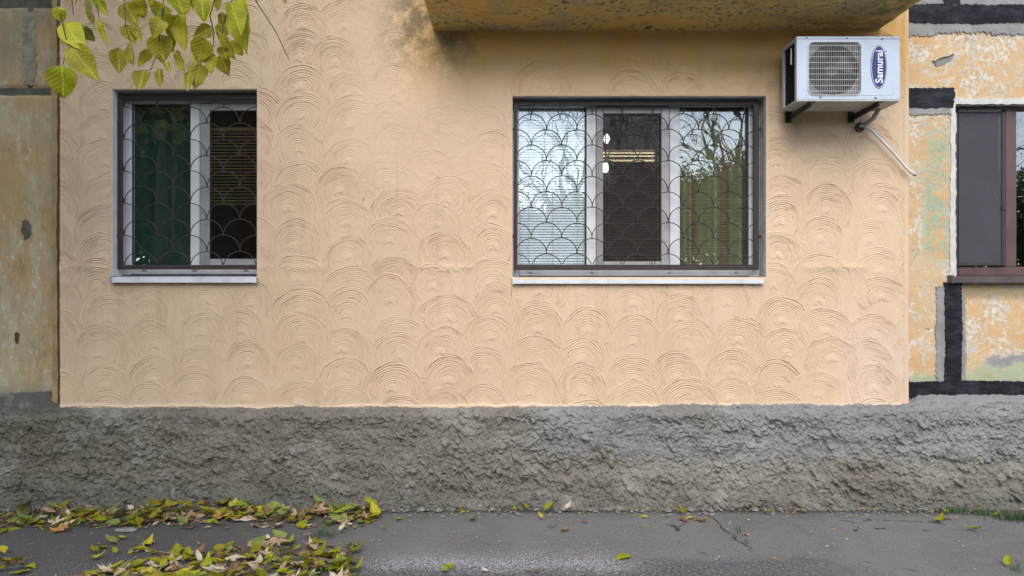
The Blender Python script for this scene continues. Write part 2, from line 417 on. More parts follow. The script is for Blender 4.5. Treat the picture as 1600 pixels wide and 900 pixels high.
def m_asphalt():
    N = NT("worn_asphalt")
    x, y, z = N.xyz()
    n1 = N.noise(1.1, 5, 0.6); n2 = N.noise(5, 6, 0.65); n3 = N.noise(105, 4, 0.75); n4 = N.noise(70, 5, 0.75)
    c = N.mix(N.ramp(n1, 0.35, 0.65), (0.138, 0.129, 0.122), (0.172, 0.162, 0.153))
    c = N.mix(N.ramp(n2, 0.42, 0.7, 0, 0.6), c, (0.18, 0.165, 0.155))
    c = N.mix(N.ramp(N.noise(17, 6, 0.7), 0.52, 0.72, 0, 0.55), c, (0.085, 0.080, 0.080))
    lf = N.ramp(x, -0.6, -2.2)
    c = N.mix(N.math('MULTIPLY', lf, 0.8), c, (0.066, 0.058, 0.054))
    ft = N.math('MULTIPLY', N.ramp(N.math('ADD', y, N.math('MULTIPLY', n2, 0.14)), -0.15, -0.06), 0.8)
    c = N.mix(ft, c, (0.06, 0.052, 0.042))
    # rubbed dry crown where the stones show, and the darker newer strip towards the road
    wear = N.math('MULTIPLY', band(N, N.math('ADD', y, N.math('MULTIPLY', n2, 0.35)), -1.13, -0.80, 0.14), band(N, x, -0.9, 0.75, 0.3))
    edge = N.math('MULTIPLY', N.ramp(N.math('ADD', y, N.math('MULTIPLY', N.math('SUBTRACT', n2, 0.5), 0.3)), -1.06, -1.24, 0, 1), N.ramp(N.math('ADD', x, N.math('MULTIPLY', n2, 0.6)), 2.5, 1.9))
    c = N.mix(N.math('MULTIPLY', edge, 0.75), c, (0.055, 0.053, 0.058))
    st = N.math('ADD', N.math('MULTIPLY', wear, 0.085), N.math('MULTIPLY', edge, 0.05))
    spk = N.ramp(N.math('ADD', n3, st), 0.585, 0.66)
    c = N.mix(N.math('MULTIPLY', spk, N.math('ADD', N.math('MULTIPLY_ADD', edge, 0.45, 0.28), N.math('MULTIPLY', wear, 0.6))), c, (0.36, 0.35, 0.36))
    c = N.mix(N.ramp(n3, 0.47, 0.37, 0, 0.85), c, (0.032, 0.030, 0.030))
    c = N.mix(N.ramp(n3, 0.60, 0.70, 0, 0.45), c, (0.30, 0.285, 0.27))
    c = N.mix(N.ramp(n4, 0.66, 0.72, 0, 0.5), c, (0.20, 0.16, 0.11))
    # soil in the cracks
    cx = N.math('ADD', N.math('ADD', x, N.math('MULTIPLY', N.math('SUBTRACT', N.noise(6, 6, 0.7), 0.5), 0.16)), N.math('MULTIPLY', y, 0.10))
    cr = N.math('MULTIPLY', band(N, cx, 1.430, 1.441, 0.006), N.ramp(y, -1.1, -0.85))
    vd = N.voro(1.1, vec=N.map((1, 1.3, 1), loc=(0.3, 0.5, 0)), feature='DISTANCE_TO_EDGE')
    vw = N.math('ADD', vd, N.math('MULTIPLY', N.math('SUBTRACT', N.noise(9, 5, 0.7), 0.5), 0.16))
    cr2 = N.math('MULTIPLY', N.ramp(vw, 0.004, 0.0, 0, 1), N.ramp(n1, 0.56, 0.62))
    cra = N.math('MAXIMUM', cr, cr2)
    c = N.mix(N.math('MULTIPLY', cra, 0.85), c, (0.028, 0.024, 0.02))
    h = N.math('ADD', N.math('ADD', n3, N.math('MULTIPLY', n4, 0.8)), N.math('MULTIPLY', cra, -2.0))
    rough = N.ramp(edge, 0, 1, 0.88, 0.7)
    return N.done(N.pbr(c, rough, N.bump(h, 0.8, 0.006), spec=0.3))

def m_glass(name, fac=0.16):
    N = NT(name)
    gl = N.n("ShaderNodeBsdfGlossy"); gl.inputs["Roughness"].default_value = 0.0; gl.inputs["Color"].default_value = (1, 1, 1, 1)
    tr = N.n("ShaderNodeBsdfTransparent"); tr.inputs["Color"].default_value = (0.95, 0.97, 0.965, 1)
    wav = N.bump(N.noise(3.5, 2, 0.4), 0.12, 0.01)
    N.set(gl.inputs["Normal"], wav)
    fr = N.n("ShaderNodeLayerWeight"); fr.inputs["Blend"].default_value = 0.5
    f = N.math('MINIMUM', N.math('ADD', N.math('MULTIPLY', N.math('POWER', fr.outputs['Facing'], 5.0), 0.8), fac), 1.0)
    mx = N.n("ShaderNodeMixShader"); N.set(mx.inputs[0], f)
    N.t.links.new(tr.outputs[0], mx.inputs[1]); N.t.links.new(gl.outputs[0], mx.inputs[2])
    return N.done(mx.outputs[0])

def m_net(name, col, cover):
    N = NT(name)
    tr = N.n("ShaderNodeBsdfTransparent")
    df = N.n("ShaderNodeBsdfDiffuse"); N.set(df.inputs[0], col)
    mx = N.n("ShaderNodeMixShader")
    N.set(mx.inputs[0], N.ramp(N.noise(3, 5, 0.6), 0.3, 0.7, cover - 0.06, cover + 0.06))
    N.t.links.new(tr.outputs[0], mx.inputs[1]); N.t.links.new(df.outputs[0], mx.inputs[2])
    return N.done(mx.outputs[0])

def m_emit(name, col, s):
    N = NT(name)
    e = N.n("ShaderNodeEmission"); N.set(e.inputs[0], col); e.inputs[1].default_value = s
    return N.done(e.outputs[0])

def m_leaf(name, a, b, trans=0.25, spot=(0.20, 0.13, 0.03), vein=1.15):
    """leaf: paler midrib and side veins along its own length (x across, y along), spots and worn edges"""
    N = NT(name)
    x, y, z = N.xyz()
    info = N.n("ShaderNodeObjectInfo")
    rnd = info.outputs["Random"]
    vec = N.n("ShaderNodeVectorMath", operation='ADD'); N.set(vec.inputs[0], N.P)
    cmb = N.n("ShaderNodeCombineXYZ"); N.set(cmb.inputs[2], N.math('MULTIPLY', rnd, 37.0)); N.t.links.new(cmb.outputs[0], vec.inputs[1])
    pv = vec.outputs[0]
    n1 = N.noise(22, 5, 0.6, vec=pv); n2 = N.noise(90, 5, 0.7, vec=pv)
    c = N.mix(N.ramp(N.math('ADD', n1, N.math('MULTIPLY', N.math('SUBTRACT', rnd, 0.5), 0.35)), 0.35, 0.65), a, b)
    ax = N.math('ABSOLUTE', x)
    mid = N.ramp(ax, 0.0035, 0.0008)
    vv = N.math('SINE', N.math('MULTIPLY', N.math('SUBTRACT', y, N.math('MULTIPLY', ax, 0.8)), 420.0))
    side = N.ramp(vv, 0.80, 0.99, 0, 0.22)
    c = N.mix(N.math('MAXIMUM', mid, side), c, tuple(min(0.9, q * vein + 0.015) for q in b))
    c = N.mix(N.ramp(n2, 0.62, 0.72, 0, 0.75), c, spot)
    nrm = N.bump(N.math('ADD', N.math('MULTIPLY', vv, 0.35), n1), 0.3, 0.003)
    p = N.pbr(c, 0.55, nrm, spec=0.2)
    t = N.n("ShaderNodeBsdfTranslucent"); N.set(t.inputs[0], c)
    mx = N.n("ShaderNodeMixShader"); mx.inputs[0].default_value = trans
    N.t.links.new(p, mx.inputs[1]); N.t.links.new(t.outputs[0], mx.inputs[2])
    return N.done(mx.outputs[0])

def m_foliage(name, a, b):
    N = NT(name)
    n = N.noise(1.1, 4, 0.6); n2 = N.noise(14, 3, 0.6)
    c = N.mix(N.ramp(n, 0.35, 0.65), a, b)
    c = N.mix(N.ramp(n2, 0.55, 0.7, 0, 0.5), c, tuple(q * 1.5 for q in b))
    p = N.pbr(c, 0.6, spec=0.25)
    t = N.n("ShaderNodeBsdfTranslucent"); N.set(t.inputs[0], c)
    mx = N.n("ShaderNodeMixShader"); mx.inputs[0].default_value = 0.25
    N.t.links.new(p, mx.inputs[1]); N.t.links.new(t.outputs[0], mx.inputs[2])
    return N.done(mx.outputs[0])

M = {}
M['plaster'] = m_plaster(); M['plinth'] = m_plinth(); M['old_left'] = m_old_left(); M['old_right'] = m_old_right()
M['soffit'] = m_soffit(); M['tar'] = m_tar(); M['asphalt'] = m_asphalt()
M['mortar'] = simple("grey_mortar", (0.27, 0.255, 0.235), 0.9, 0.14, 14, bump=0.4, dirt=(0.36, 0.34, 0.31))
M['dark_mortar'] = simple("dirty_joint_mortar", (0.125, 0.115, 0.085), 0.9, 0.25, 18, bump=0.5, dirt=(0.05, 0.05, 0.045))
M['grey_reveal'] = simple("raw_cement_reveal", (0.42, 0.415, 0.41), 0.85, 0.14, 16, bump=0.4, dirt=(0.18, 0.17, 0.15))
M['white_reveal'] = simple("whitewashed_reveal", (0.62, 0.61, 0.60), 0.8, 0.06, 10, bump=0.3, dirt=(0.36, 0.34, 0.30))
M['putty'] = simple("white_putty", (0.56, 0.54, 0.50), 0.85, 0.08, 14, bump=0.4, dirt=(0.36, 0.33, 0.27))
M['pvc'] = simple("white_pvc", (0.58, 0.57, 0.585), 0.38, 0.04, 6, bump=0.02, dirt=(0.38, 0.36, 0.32))
M['seal'] = simple("black_rubber_seal", (0.02, 0.02, 0.02), 0.6, 0.1, 10)
M['net_frame'] = simple("screen_frame_grey", (0.26, 0.235, 0.225), 0.45, 0.08, 8)
M['net_frame_pale'] = simple("screen_frame_pale", (0.33, 0.315, 0.31), 0.45, 0.08, 8)
M['sill'] = simple("white_sill_metal", (0.64, 0.64, 0.66), 0.4, 0.06, 6, dirt=(0.33, 0.31, 0.28))
M['iron'] = simple("brown_painted_iron", (0.036, 0.019, 0.016), 0.55, 0.2, 20, bump=0.25, dirt=(0.07, 0.03, 0.018))
M['wire'] = simple("dark_bent_rod", (0.028, 0.023, 0.020), 0.6, 0.15, 30, bump=0.1)
M['brown_pvc'] = simple("brown_pvc", (0.105, 0.052, 0.046), 0.42, 0.08, 6, dirt=(0.16, 0.10, 0.085))
M['dark_brown'] = simple("dark_brown_metal", (0.035, 0.025, 0.026), 0.45, 0.1, 8)
M['brown_sill'] = simple("brown_sill_metal", (0.085, 0.062, 0.066), 0.45, 0.1, 6, dirt=(0.16, 0.14, 0.14))
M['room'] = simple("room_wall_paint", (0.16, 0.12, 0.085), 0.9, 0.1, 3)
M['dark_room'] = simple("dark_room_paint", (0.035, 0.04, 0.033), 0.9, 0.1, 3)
M['white_slat'] = simple("white_blind_slat", (0.80, 0.84, 0.88), 0.5, 0.03, 5)
M['tan_slat'] = simple("tan_blind_slat", (0.78, 0.58, 0.27), 0.55, 0.05, 5)
M['brown_slat'] = simple("taupe_blind_slat", (0.42, 0.35, 0.30), 0.55, 0.05, 5)
M['olive_slat'] = simple("olive_blind_slat", (0.42, 0.43, 0.28), 0.55, 0.05, 5)
M['green_cloth'] = simple("green_curtain_cloth", (0.35, 0.36, 0.17), 0.85, 0.12, 7, dirt=(0.24, 0.25, 0.11))
M['red_cloth'] = simple("russet_curtain_cloth", (0.34, 0.19, 0.12), 0.85, 0.12, 7)
M['dgreen_cloth'] = simple("mirrored_green_cloth", (0.020, 0.062, 0.040), 0.9, 0.15, 7)
M['cord'] = simple("pale_blind_cord", (0.45, 0.45, 0.42), 0.8, 0.05, 20)
M['glass'] = m_glass("window_glass", 0.11)
M['net_dark'] = m_net("dark_insect_mesh", (0.048, 0.038, 0.034), 0.48)
M['net_grey'] = m_net("grey_insect_mesh", (0.085, 0.079, 0.088), 0.78)
M['lamp'] = m_emit("lit_tube", (1.0, 0.93, 0.78), 4.5)
M['lamp_dim'] = m_emit('warm_lit_tube', (1.0, 0.80, 0.45), 1.5)
M['lamp_body'] = simple("lamp_housing", (0.6, 0.58, 0.52), 0.5)
M['ac_white'] = simple("ac_white_paint", (0.46, 0.50, 0.58), 0.38, 0.03, 5, bump=0.03, dirt=(0.40, 0.41, 0.44))
M['ac_under'] = simple("ac_base_zinc", (0.40, 0.40, 0.37), 0.5, 0.12, 9, metal=0.0, dirt=(0.24, 0.21, 0.17))
M['ac_dark'] = simple("ac_fan_black_plastic", (0.018, 0.018, 0.021), 0.5, 0.1, 8)  # plain black plastic of the fan and its surround
M['fin'] = simple("ac_coil_fins", (0.028, 0.027, 0.027), 0.5, 0.2, 10, metal=0.3)
M['ac_wire'] = simple("ac_grille_wire", (0.64, 0.64, 0.62), 0.45, 0.06, 10)
M['bracket'] = simple("black_bracket_paint", (0.018, 0.017, 0.017), 0.5, 0.2, 20, bump=0.2, dirt=(0.05, 0.035, 0.025))
M['logo_blue'] = simple("logo_blue", (0.016, 0.020, 0.125), 0.4, 0.03, 6)
M['logo_white'] = simple("logo_white", (0.75, 0.75, 0.78), 0.45, 0.02, 6)
M['screw'] = simple("dark_screw", (0.05, 0.05, 0.05), 0.4, 0.1, 6, metal=0.6)
M['hose'] = simple("white_hose", (0.60, 0.60, 0.60), 0.45, 0.1, 16, dirt=(0.34, 0.33, 0.32))
M['foam'] = simple("grey_pipe_wrap", (0.36, 0.34, 0.31), 0.8, 0.15, 25, bump=0.4)
M['soil'] = simple("dark_soil", (0.050, 0.042, 0.030), 0.95, 0.25, 20, bump=0.6)
M['lawn'] = simple("far_lawn", (0.055, 0.075, 0.025), 0.95, 0.25, 5, bump=0.6)
M['bark'] = simple("tree_bark", (0.085, 0.068, 0.052), 0.9, 0.25, 12, bump=0.8)
M['twig'] = simple("dark_twig", (0.055, 0.035, 0.025), 0.8, 0.2, 30)
M['stone'] = simple("grey_pebble", (0.26, 0.25, 0.235), 0.85, 0.2, 30, bump=0.3)
M['grass'] = simple("grass_blade", (0.045, 0.10, 0.018), 0.6, 0.25, 8)
M['film'] = simple("clouded_plastic", (0.25, 0.25, 0.25), 0.35, 0.2, 18, bump=0.2, dirt=(0.16, 0.155, 0.15))

# ------------------------------------------------------------------ the building
bld = thing('apartment_building', 'ground floor of an apartment block with peach swirl plaster bay between weathered old wall panels', 'building', (0, 0, 0))
XL, XR = PX(91), PX(1422)                      # edges of the plastered bay
ZB = 0.725                                     # its foot
W1 = (PX(175), PX(401), PZ(433), PZ(140))      # left window opening: x0,x1,z0,z1
W2 = (PX(801), PX(1197), PZ(433), PZ(150.5))   # three-part window opening
SOF = PZ(48)                                   # underside of balcony
BX0, BX1 = -0.62, PX(1376)

def axis(breaks, step):
    out = []
    for a, b in zip(breaks[:-1], breaks[1:]):
        n = max(1, int(round((b - a) / step)))
        out.append(np.linspace(a, b, n, endpoint=False))
    return np.concatenate(out + [np.array([breaks[-1]])])

def build_plaster():
    xs = axis([XL, W1[0], W1[1], W2[0], W2[1], XR], 0.0046)
    zs = axis([ZB, W1[2], W2[3], W1[3], 4.12], 0.0041)
    assert abs(W1[2] - W2[2]) < 1e-6
    X, Z = np.meshgrid(xs, zs)
    base = 0.006 * fbm(X * 1.2, Z * 1.2, 3)
    H = base.copy()
    # swirls combed into the wet coat, upper rows first, each lower row laid over them
    fans = []
    pitch = 0.383
    ncol = int((XR - XL) / pitch) + 3
    for c in range(ncol):
        drift = RNG.uniform(-0.12, 0.12)
        z = 4.35 + drift
        while z > ZB - 0.1:
            fans.append((XL + 0.16 + (c - 0.5) * pitch * 0.985 + RNG.normal(0, 0.034), z + RNG.normal(0, 0.024), RNG.uniform(0.19, 0.235), RNG.uniform(0.75, 1.25)))
            z -= RNG.uniform(0.225, 0.262)
    fans.sort(key=lambda q: -(q[1] + RNG.uniform(-0.06, 0.06)))
    hash1 = np.random.default_rng(5).uniform(0.35, 1.0, 4096)
    for k, (cx, cz, R, amp) in enumerate(fans):
        i0, i1 = np.searchsorted(xs, [cx - R - 0.03, cx + R + 0.03]); j0, j1 = np.searchsorted(zs, [cz - R * 0.6, cz + R + 0.03])
        if i1 - i0 < 3 or j1 - j0 < 3: continue
        x = X[j0:j1, i0:i1] - cx; z = (Z[j0:j1, i0:i1] - cz)
        ex = 1.0 + 0.10 * math.sin(k * 1.7); ez = 1.0 + 0.08 * math.cos(k * 2.3)
        sk = 0.12 * math.sin(k * 0.9)
        x2 = (x + sk * z) * ex; z2 = z * ez
        r = np.sqrt(x2 ** 2 + z2 ** 2); th = np.arctan2(z2, x2)
        nz = fbm(X[j0:j1, i0:i1] * 5 + k * 3.1, Z[j0:j1, i0:i1] * 5 + k, 3)
        rw = r + 0.015 * nz + 0.0028 * perlin(X[j0:j1, i0:i1] * 31 + k, Z[j0:j1, i0:i1] * 31)
        Rr = R * (1 + 0.05 * np.sin(th * 2 + k))
        lam = 0.0150 + 0.0022 * math.sin(k * 1.3)
        ph = rw / lam + 0.10 * np.sin(th * 3 + k)
        ri = np.floor(ph).astype(int); fr = ph - ri
        a = hash1[(ri + k * 37) % 4096]
        # lines fade in and out round each turn
        fade = np.clip(0.78 + 1.1 * perlin(th * 2.2 + k * 7.7 + ri * 0.37, ri * 0.63 + k * 1.9), 0.0, 1.4)
        prof = -np.clip(1 - np.abs(2 * fr - 1) * 1.9, 0, 1) ** 0.8 * a * fade
        mid = smooth(0.018, 0.06, r)
        chaos = ridged(X[j0:j1, i0:i1] * 46 + k, Z[j0:j1, i0:i1] * 30, 3) * 0.34
        h = 0.0104 * (0.75 + 0.6 * smooth(0.03, R, r)) * amp * (prof * mid + (1 - mid) * np.clip(chaos, -0.2, 1.0) * 1.25)
        h += 0.0015 * np.clip(r / R, 0, 1) ** 2              # a shallow dish
        lip = np.exp(-((Rr - rw - 0.006) / 0.006) ** 2) * 0.0034 * np.clip(0.3 + 1.4 * perlin(th * 3 + k, th * 0 + k * 0.7), 0, 1.3)
        h = h + lip
        m = smooth(0.0, 0.007, Rr - rw) * smooth(-0.75, -0.45, np.sin(th) + 0.15 * nz + 0 * r)
        sub = H[j0:j1, i0:i1]
        H[j0:j1, i0:i1] = sub * (1 - m) + (base[j0:j1, i0:i1] + h) * m
    # smeared, half smoothed field between the two windows
    sm = smooth(PX(515), PX(575), X) * (1 - smooth(PX(735), PX(800), X)) * smooth(PZ(335), PZ(270), Z)
    mess = 0.0022 * ridged(X * 9 + 2, Z * 13, 4, 0.55) + 0.003 * fbm(X * 4, Z * 4, 3)
    H = H * (1 - 0.58 * sm) + (base + mess) * 0.58 * sm
    # trowelled seams: one row under the sills, rough bits
    seam = np.exp(-((Z - PZ(418) - 0.02 * perlin(X * 3, X * 0 + 4)) / 0.03) ** 2) * smooth(0.0, 0.4, perlin(X * 1.7, X * 0 + 1.5) + 0.2)
    H += seam * 0.006 * np.clip(ridged(X * 22, Z * 22, 3), 0, 1.5)
    # smooth right border and thick irregular foot
    rb = smooth(XR - 0.055, XR - 0.042, X + 0.008 * perlin(Z * 4, Z * 0))
    H = H * (1 - rb) + (base + 0.006 + 0.0015 * fbm(X * 20, Z * 20, 2)) * rb
    zf = ZB + 0.040 + 0.030 * fbm(X * 2.5, X * 0 + 7.7, 4)
    fb = 1 - smooth(zf, zf + 0.012, Z)
    H = H * (1 - fb) + (base + 0.006 + 0.004 * fbm(X * 14, Z * 20, 3)) * fb
    H += 0.006 * np.exp(-((Z - zf - 0.010) / 0.008) ** 2) * np.clip(0.4 + fbm(X * 11, X * 0 + 2.1, 3) * 1.6, 0, 1.6)
    # rounded outer corners and window arrises
    el = np.minimum(X - XL, XR - X)
    cor = -0.075 * (1 - np.sqrt(np.clip(1 - (1 - np.clip(el / 0.016, 0, 1)) ** 2, 0, 1)))
    H += cor
    for (x0, x1, z0, z1) in (W1, W2):
        dx = np.maximum(x0 - X, X - x1); dz = np.maximum(z0 - Z, Z - z1)
        dd = np.sqrt(np.maximum(dx, 0) ** 2 + np.maximum(dz, 0) ** 2)
        e = np.clip(1 - dd / 0.010, 0, 1)
        H = np.where(dd < 0.03, H * (1 - 0.7 * np.clip(1 - dd / 0.03, 0, 1)), H) - 0.006 * e ** 2
    Y = -H
    # ragged lower edge
    jag = 0.024 * fbm(X * 9, X * 0 + 3.3, 4) + 0.010 * ridged(X * 23, X * 0 + 8.1, 2)
    Zo = Z + jag * np.clip(1 - (Z - ZB) / 0.06, 0, 1)
    idx = np.arange(X.size).reshape(X.shape)
    xc = 0.5 * (xs[:-1] + xs[1:]); zc = 0.5 * (zs[:-1] + zs[1:])
    XC, ZC = np.meshgrid(xc, zc)
    keep = np.ones(XC.shape, bool)
    for (x0, x1, z0, z1) in (W1, W2):
        keep &= ~((XC > x0) & (XC < x1) & (ZC > z0) & (ZC < z1))
    keep &= ~((XC > BX0 + 0.02) & (XC < BX1 - 0.02) & (ZC > SOF + 0.03))
    q = np.stack([idx[:-1, :-1], idx[:-1, 1:], idx[1:, 1:], idx[1:, :-1]], -1)[keep]
    used = np.unique(q); remap = np.full(X.size, -1, np.int64); remap[used] = np.arange(used.size)
    co = np.stack([X.ravel(), Y.ravel(), Zo.ravel()], 1)[used]
    o = link('plaster_wall', fast_mesh('plaster_wall', co, remap[q], M['plaster']), bld)
    return o
build_plaster()

# wall core above the picture, window reveals, returns
mb = MB(); mb.box(XL, XR, 0.004, 0.30, 4.12, 5.2); part('upper_wall', mb, M['plaster'], bld)
REV = 0.30
def reveals(w, ml, mr, mt):
    x0, x1, z0, z1 = w
    part('reveal', MB().box(x0 - 0.12, x0, 0.007, REV, z0 - 0.12, z1 + 0.12, 0.004), ml, bld)
    part('reveal', MB().box(x1, x1 + 0.12, 0.007, REV, z0 - 0.12, z1 + 0.12, 0.004), mr, bld)
    part('lintel', MB().box(x0 + 0.001, x1 - 0.001, 0.008, REV, z1, z1 + 0.12, 0.004), mt, bld)
    part('reveal', MB().box(x0 + 0.001, x1 - 0.001, 0.03, REV, z0 - 0.12, z0 - 0.012), M['grey_reveal'], bld)
reveals(W1, M['white_reveal'], M['grey_reveal'], M['grey_reveal'])
reveals(W2, M['grey_reveal'], M['grey_reveal'], M['grey_reveal'])

# plinth
def build_plinth():
    xs = axis([-4.9, 4.9], 0.0052)
    nv = 165
    s = np.linspace(0, 1, nv)
    X, S = np.meshgrid(xs, s)
    top = 0.752 + 0.03 * smooth(-3.4, -3.7, X) * 0 + 0.022 * smooth(-1, 2.2, X) + 0.035 * smooth(XR - 0.1, XR + 0.2, X) - 0.03 * smooth(XL + 0.2, XL - 0.3, X)
    top = top + 0.012 * fbm(X * 3.3, X * 0 + 1.1, 4) + 0.004 * ridged(X * 19, X * 0 + 6, 2)
    Z = -0.03 + (top + 0.03) * S
    u, v = X, Z
    wx = u + 0.05 * fbm(u * 4, v * 4, 2); wz = v + 0.05 * fbm(u * 4 + 9, v * 4 + 3, 2)
    big = 0.020 * fbm(wx * 2.2, wz * 3.0, 3)
    # thrown-on clots, slightly dragged down
    ax, az = wx + 0.22 * wz, wz - 0.10 * wx
    def lumps(fx, fz, o):
        return np.abs(perlin(ax * fx + o, az * fz + o * 1.7)) * 2.0
    sh = 0.5 + 0.9 * fbm(u * 1.7 + 4, v * 2.2, 3)
    b1 = lumps(6.5, 7.0, 1.3); b2 = lumps(14, 13, 5.1); b3 = lumps(30, 27, 2.7); b4 = lumps(62, 52, 7.9)
    crag = np.clip(ridged(ax * 10, az * 7.0, 4, 0.62) - 0.55, 0, 1.4)
    drag = np.clip(ridged((u + 0.22 * v + 0.02 * perlin(u * 6, v * 6)) * 34, v * 8.5, 3, 0.6), -0.6, 1.5)
    ledge = np.clip(perlin(wx * 2.4, wz * 7.5) * 2.4, -0.5, 0.5)
    rg = 0.85 + 0.5 * np.clip(fbm(u * 0.8, v * 1.5, 2), -0.7, 1)
    Hh = big + rg * (0.015 * b1 + 0.010 * b2 + (0.009 + 0.007 * sh) * b3 + 0.0075 * b4 + 0.008 * crag + 0.007 * drag) + 0.015 * ledge - 0.02
    cl2 = b2 - 0.4
    g = np.random.default_rng(41); zs_ = Z[:, 0]
    for q in range(14000):
        rad = min(0.024, 0.0062 * math.exp(g.normal(0, 0.5))); px_ = g.uniform(-4.4, 4.4); pz_ = g.uniform(0.0, 0.78)
        if perlin(np.array([px_ * 1.6 + 3]), np.array([pz_ * 2.4 + 8]))[0] + g.uniform(-0.35, 0.6) < 0.0: continue
        el = g.uniform(1.0, 3.4); an = g.normal(0.40, 0.35); ca, sa = math.cos(an), math.sin(an); w_ = rad * el
        i0, i1 = np.searchsorted(xs, [px_ - w_, px_ + w_]); j0, j1 = np.searchsorted(zs_, [pz_ - w_, pz_ + w_])
        if i1 - i0 < 1 or j1 - j0 < 1: continue
        dx = X[j0:j1, i0:i1] - px_; dz = Z[j0:j1, i0:i1] - pz_
        a_ = (dx * ca + dz * sa) / rad; b_ = (-dx * sa + dz * ca) / w_
        dd_ = 1 - a_ ** 2 - b_ ** 2
        Hh[j0:j1, i0:i1] += np.sqrt(np.clip(dd_, 0, 1)) * rad * g.uniform(0.55, 1.25)
    Hh += (0.020 + 0.045 * np.clip(fbm(u * 4.5, u * 0 + 2, 4), -0.4, 0.8)) * smooth(0.16, 0.0, v)
    edge = smooth(1.0, 0.96, S)
    d = 0.066 + Hh * (0.75 + 0.25 * edge) - 0.022 * (1 - smooth(1.0, 0.93, S))
    # clots hang over their undersides
    Zd = Z - (0.55 * np.clip(Hh, 0, 1) * 0.6 + 0.020 * np.clip(cl2, 0, 1)) * edge * smooth(0.02, 0.1, v)
    V = [np.stack([X.ravel(), -d.ravel(), Zd.ravel()], 1)]
    # the sloped mortar ledge on top, running back to the wall behind
    rows = 26
    for k in range(1, rows + 1):
        tt = k / rows
        dd = d[-1] * (1 - tt) + (-0.09) * tt
        rise = (0.008 + 0.17 * smooth(XL + 0.05, XL - 0.12, xs) + 0.045 * smooth(XR - 0.02, XR + 0.1, xs)) * tt
        rn = 0.014 * fbm(xs * 9, np.full_like(xs, tt * 2.2), 4) + 0.006 * ridged(xs * 22, np.full_like(xs, tt * 5.0), 3)
        V.append(np.stack([xs, -dd, Zd[-1] + rise + rn * np.sin(tt * math.pi)], 1))
    co = np.concatenate(V); n = len(xs); R_ = nv + rows
    idx = np.arange(n * R_).reshape(R_, n)
    q = np.stack([idx[:-1, :-1], idx[:-1, 1:], idx[1:, 1:], idx[1:, :-1]], -1).reshape(-1, 4)
    link('plinth', fast_mesh('plinth', co, q, M['plinth']), bld)
build_plinth()

# old wall panels set back behind the bay
T0 = 0.060
def panel_grid(name, x0, x1, z0, z1, mat, t=T0, step=0.02, amp=0.004, holes=()):
    xs = axis(sorted({x0, x1} | {v for h in holes for v in h[:2] if x0 < v < x1}), step)
    zs = axis(sorted({z0, z1} | {v for h in holes for v in h[2:] if z0 < v < z1}), step)
    X, Z = np.meshgrid(xs, zs)
    e = np.minimum(np.minimum(X - x0, x1 - X), np.minimum(Z - z0, z1 - Z))
    Y = t - amp * fbm(X * 4, Z * 4, 5, 0.6) + 0.016 * (1 - smooth(0, 0.022, e + 0.006 * perlin(X * 9, Z * 9)))
    idx = np.arange(X.size).reshape(X.shape)
    XC, ZC = np.meshgrid(0.5 * (xs[1:] + xs[:-1]), 0.5 * (zs[1:] + zs[:-1]))
    keep = np.ones(XC.shape, bool)
    for h in holes:
        keep &= ~((XC > h[0]) & (XC < h[1]) & (ZC > h[2]) & (ZC < h[3]))
    q = np.stack([idx[:-1, :-1], idx[:-1, 1:], idx[1:, 1:], idx[1:, :-1]], -1)[keep]
    used = np.unique(q); remap = np.full(X.size, -1, np.int64); remap[used] = np.arange(used.size)
    co = np.stack([X.ravel(), Y.ravel(), Z.ravel()], 1)[used]
    return link(name, fast_mesh(name, co, remap[q], mat), bld)

def ragged(x0, x1, z0, z1, amp, step=0.025, seed=0, ends=True):
    """outline of a brushed band: ragged long edges"""
    r = np.random.default_rng(seed)
    pts = []
    def run(a, b, horizontal, fixed, sgn):
        L = abs(b - a); n = max(2, int(L / step))
        low = np.cumsum(r.normal(0, 0.3, n + 1)); low -= np.linspace(low[0], low[-1], n + 1)
        for i in range(n):
            t = a + (b - a) * i / n
            o = fixed + sgn * (amp * (0.35 * low[i] + r.uniform(-0.5, 0.5)))
            pts.append((t, o) if horizontal else (o, t))
    run(x0, x1, True, z0, -1); run(z0, z1, False, x1, 1); run(x1, x0, True, z1, 1); run(z1, z0, False, x0, -1)
    return pts

# left: three panels and the mortar in the joints between them
zj = PZ(143, T0); xj = PX(46, T0); zt = PZ(5, T0)
panel_grid('wall_panel', -5.6, XL + 0.02, 0.80, zj - 0.022, M['old_left'])
panel_grid('wall_panel', -5.6, xj - 0.014, zj + 0.022, zt - 0.03, M['old_left'])
panel_grid('wall_panel', xj + 0.014, XL + 0.02, zj + 0.022, zt - 0.03, M['old_left'])
panel_grid('wall_panel', -5.6, XL + 0.02, zt + 0.03, 5.2, M['old_left'])
mb = MB()
mb.box(-5.6, XL + 0.02, T0 + 0.011, T0 + 0.1, zj - 0.05, zj + 0.05)
mb.box(-5.6, XL + 0.02, T0 + 0.011, T0 + 0.1, zt - 0.06, zt + 0.06)
mb.box(xj - 0.04, xj + 0.04, T0 + 0.013, T0 + 0.1, zj + 0.05, zt - 0.06)
part('joint_mortar', mb, M['dark_mortar'], bld)
part('joint_mortar', MB().prism_xz(ragged(PX(36, T0), PX(56, T0), PZ(133, T0), PZ(17, T0), 0.018, 0.03, 4), T0 - 0.004, T0 + 0.012), simple("smeared_mortar", (0.31, 0.275, 0.19), 0.9, 0.2, 12, bump=0.5, dirt=(0.15, 0.12, 0.08)), bld)
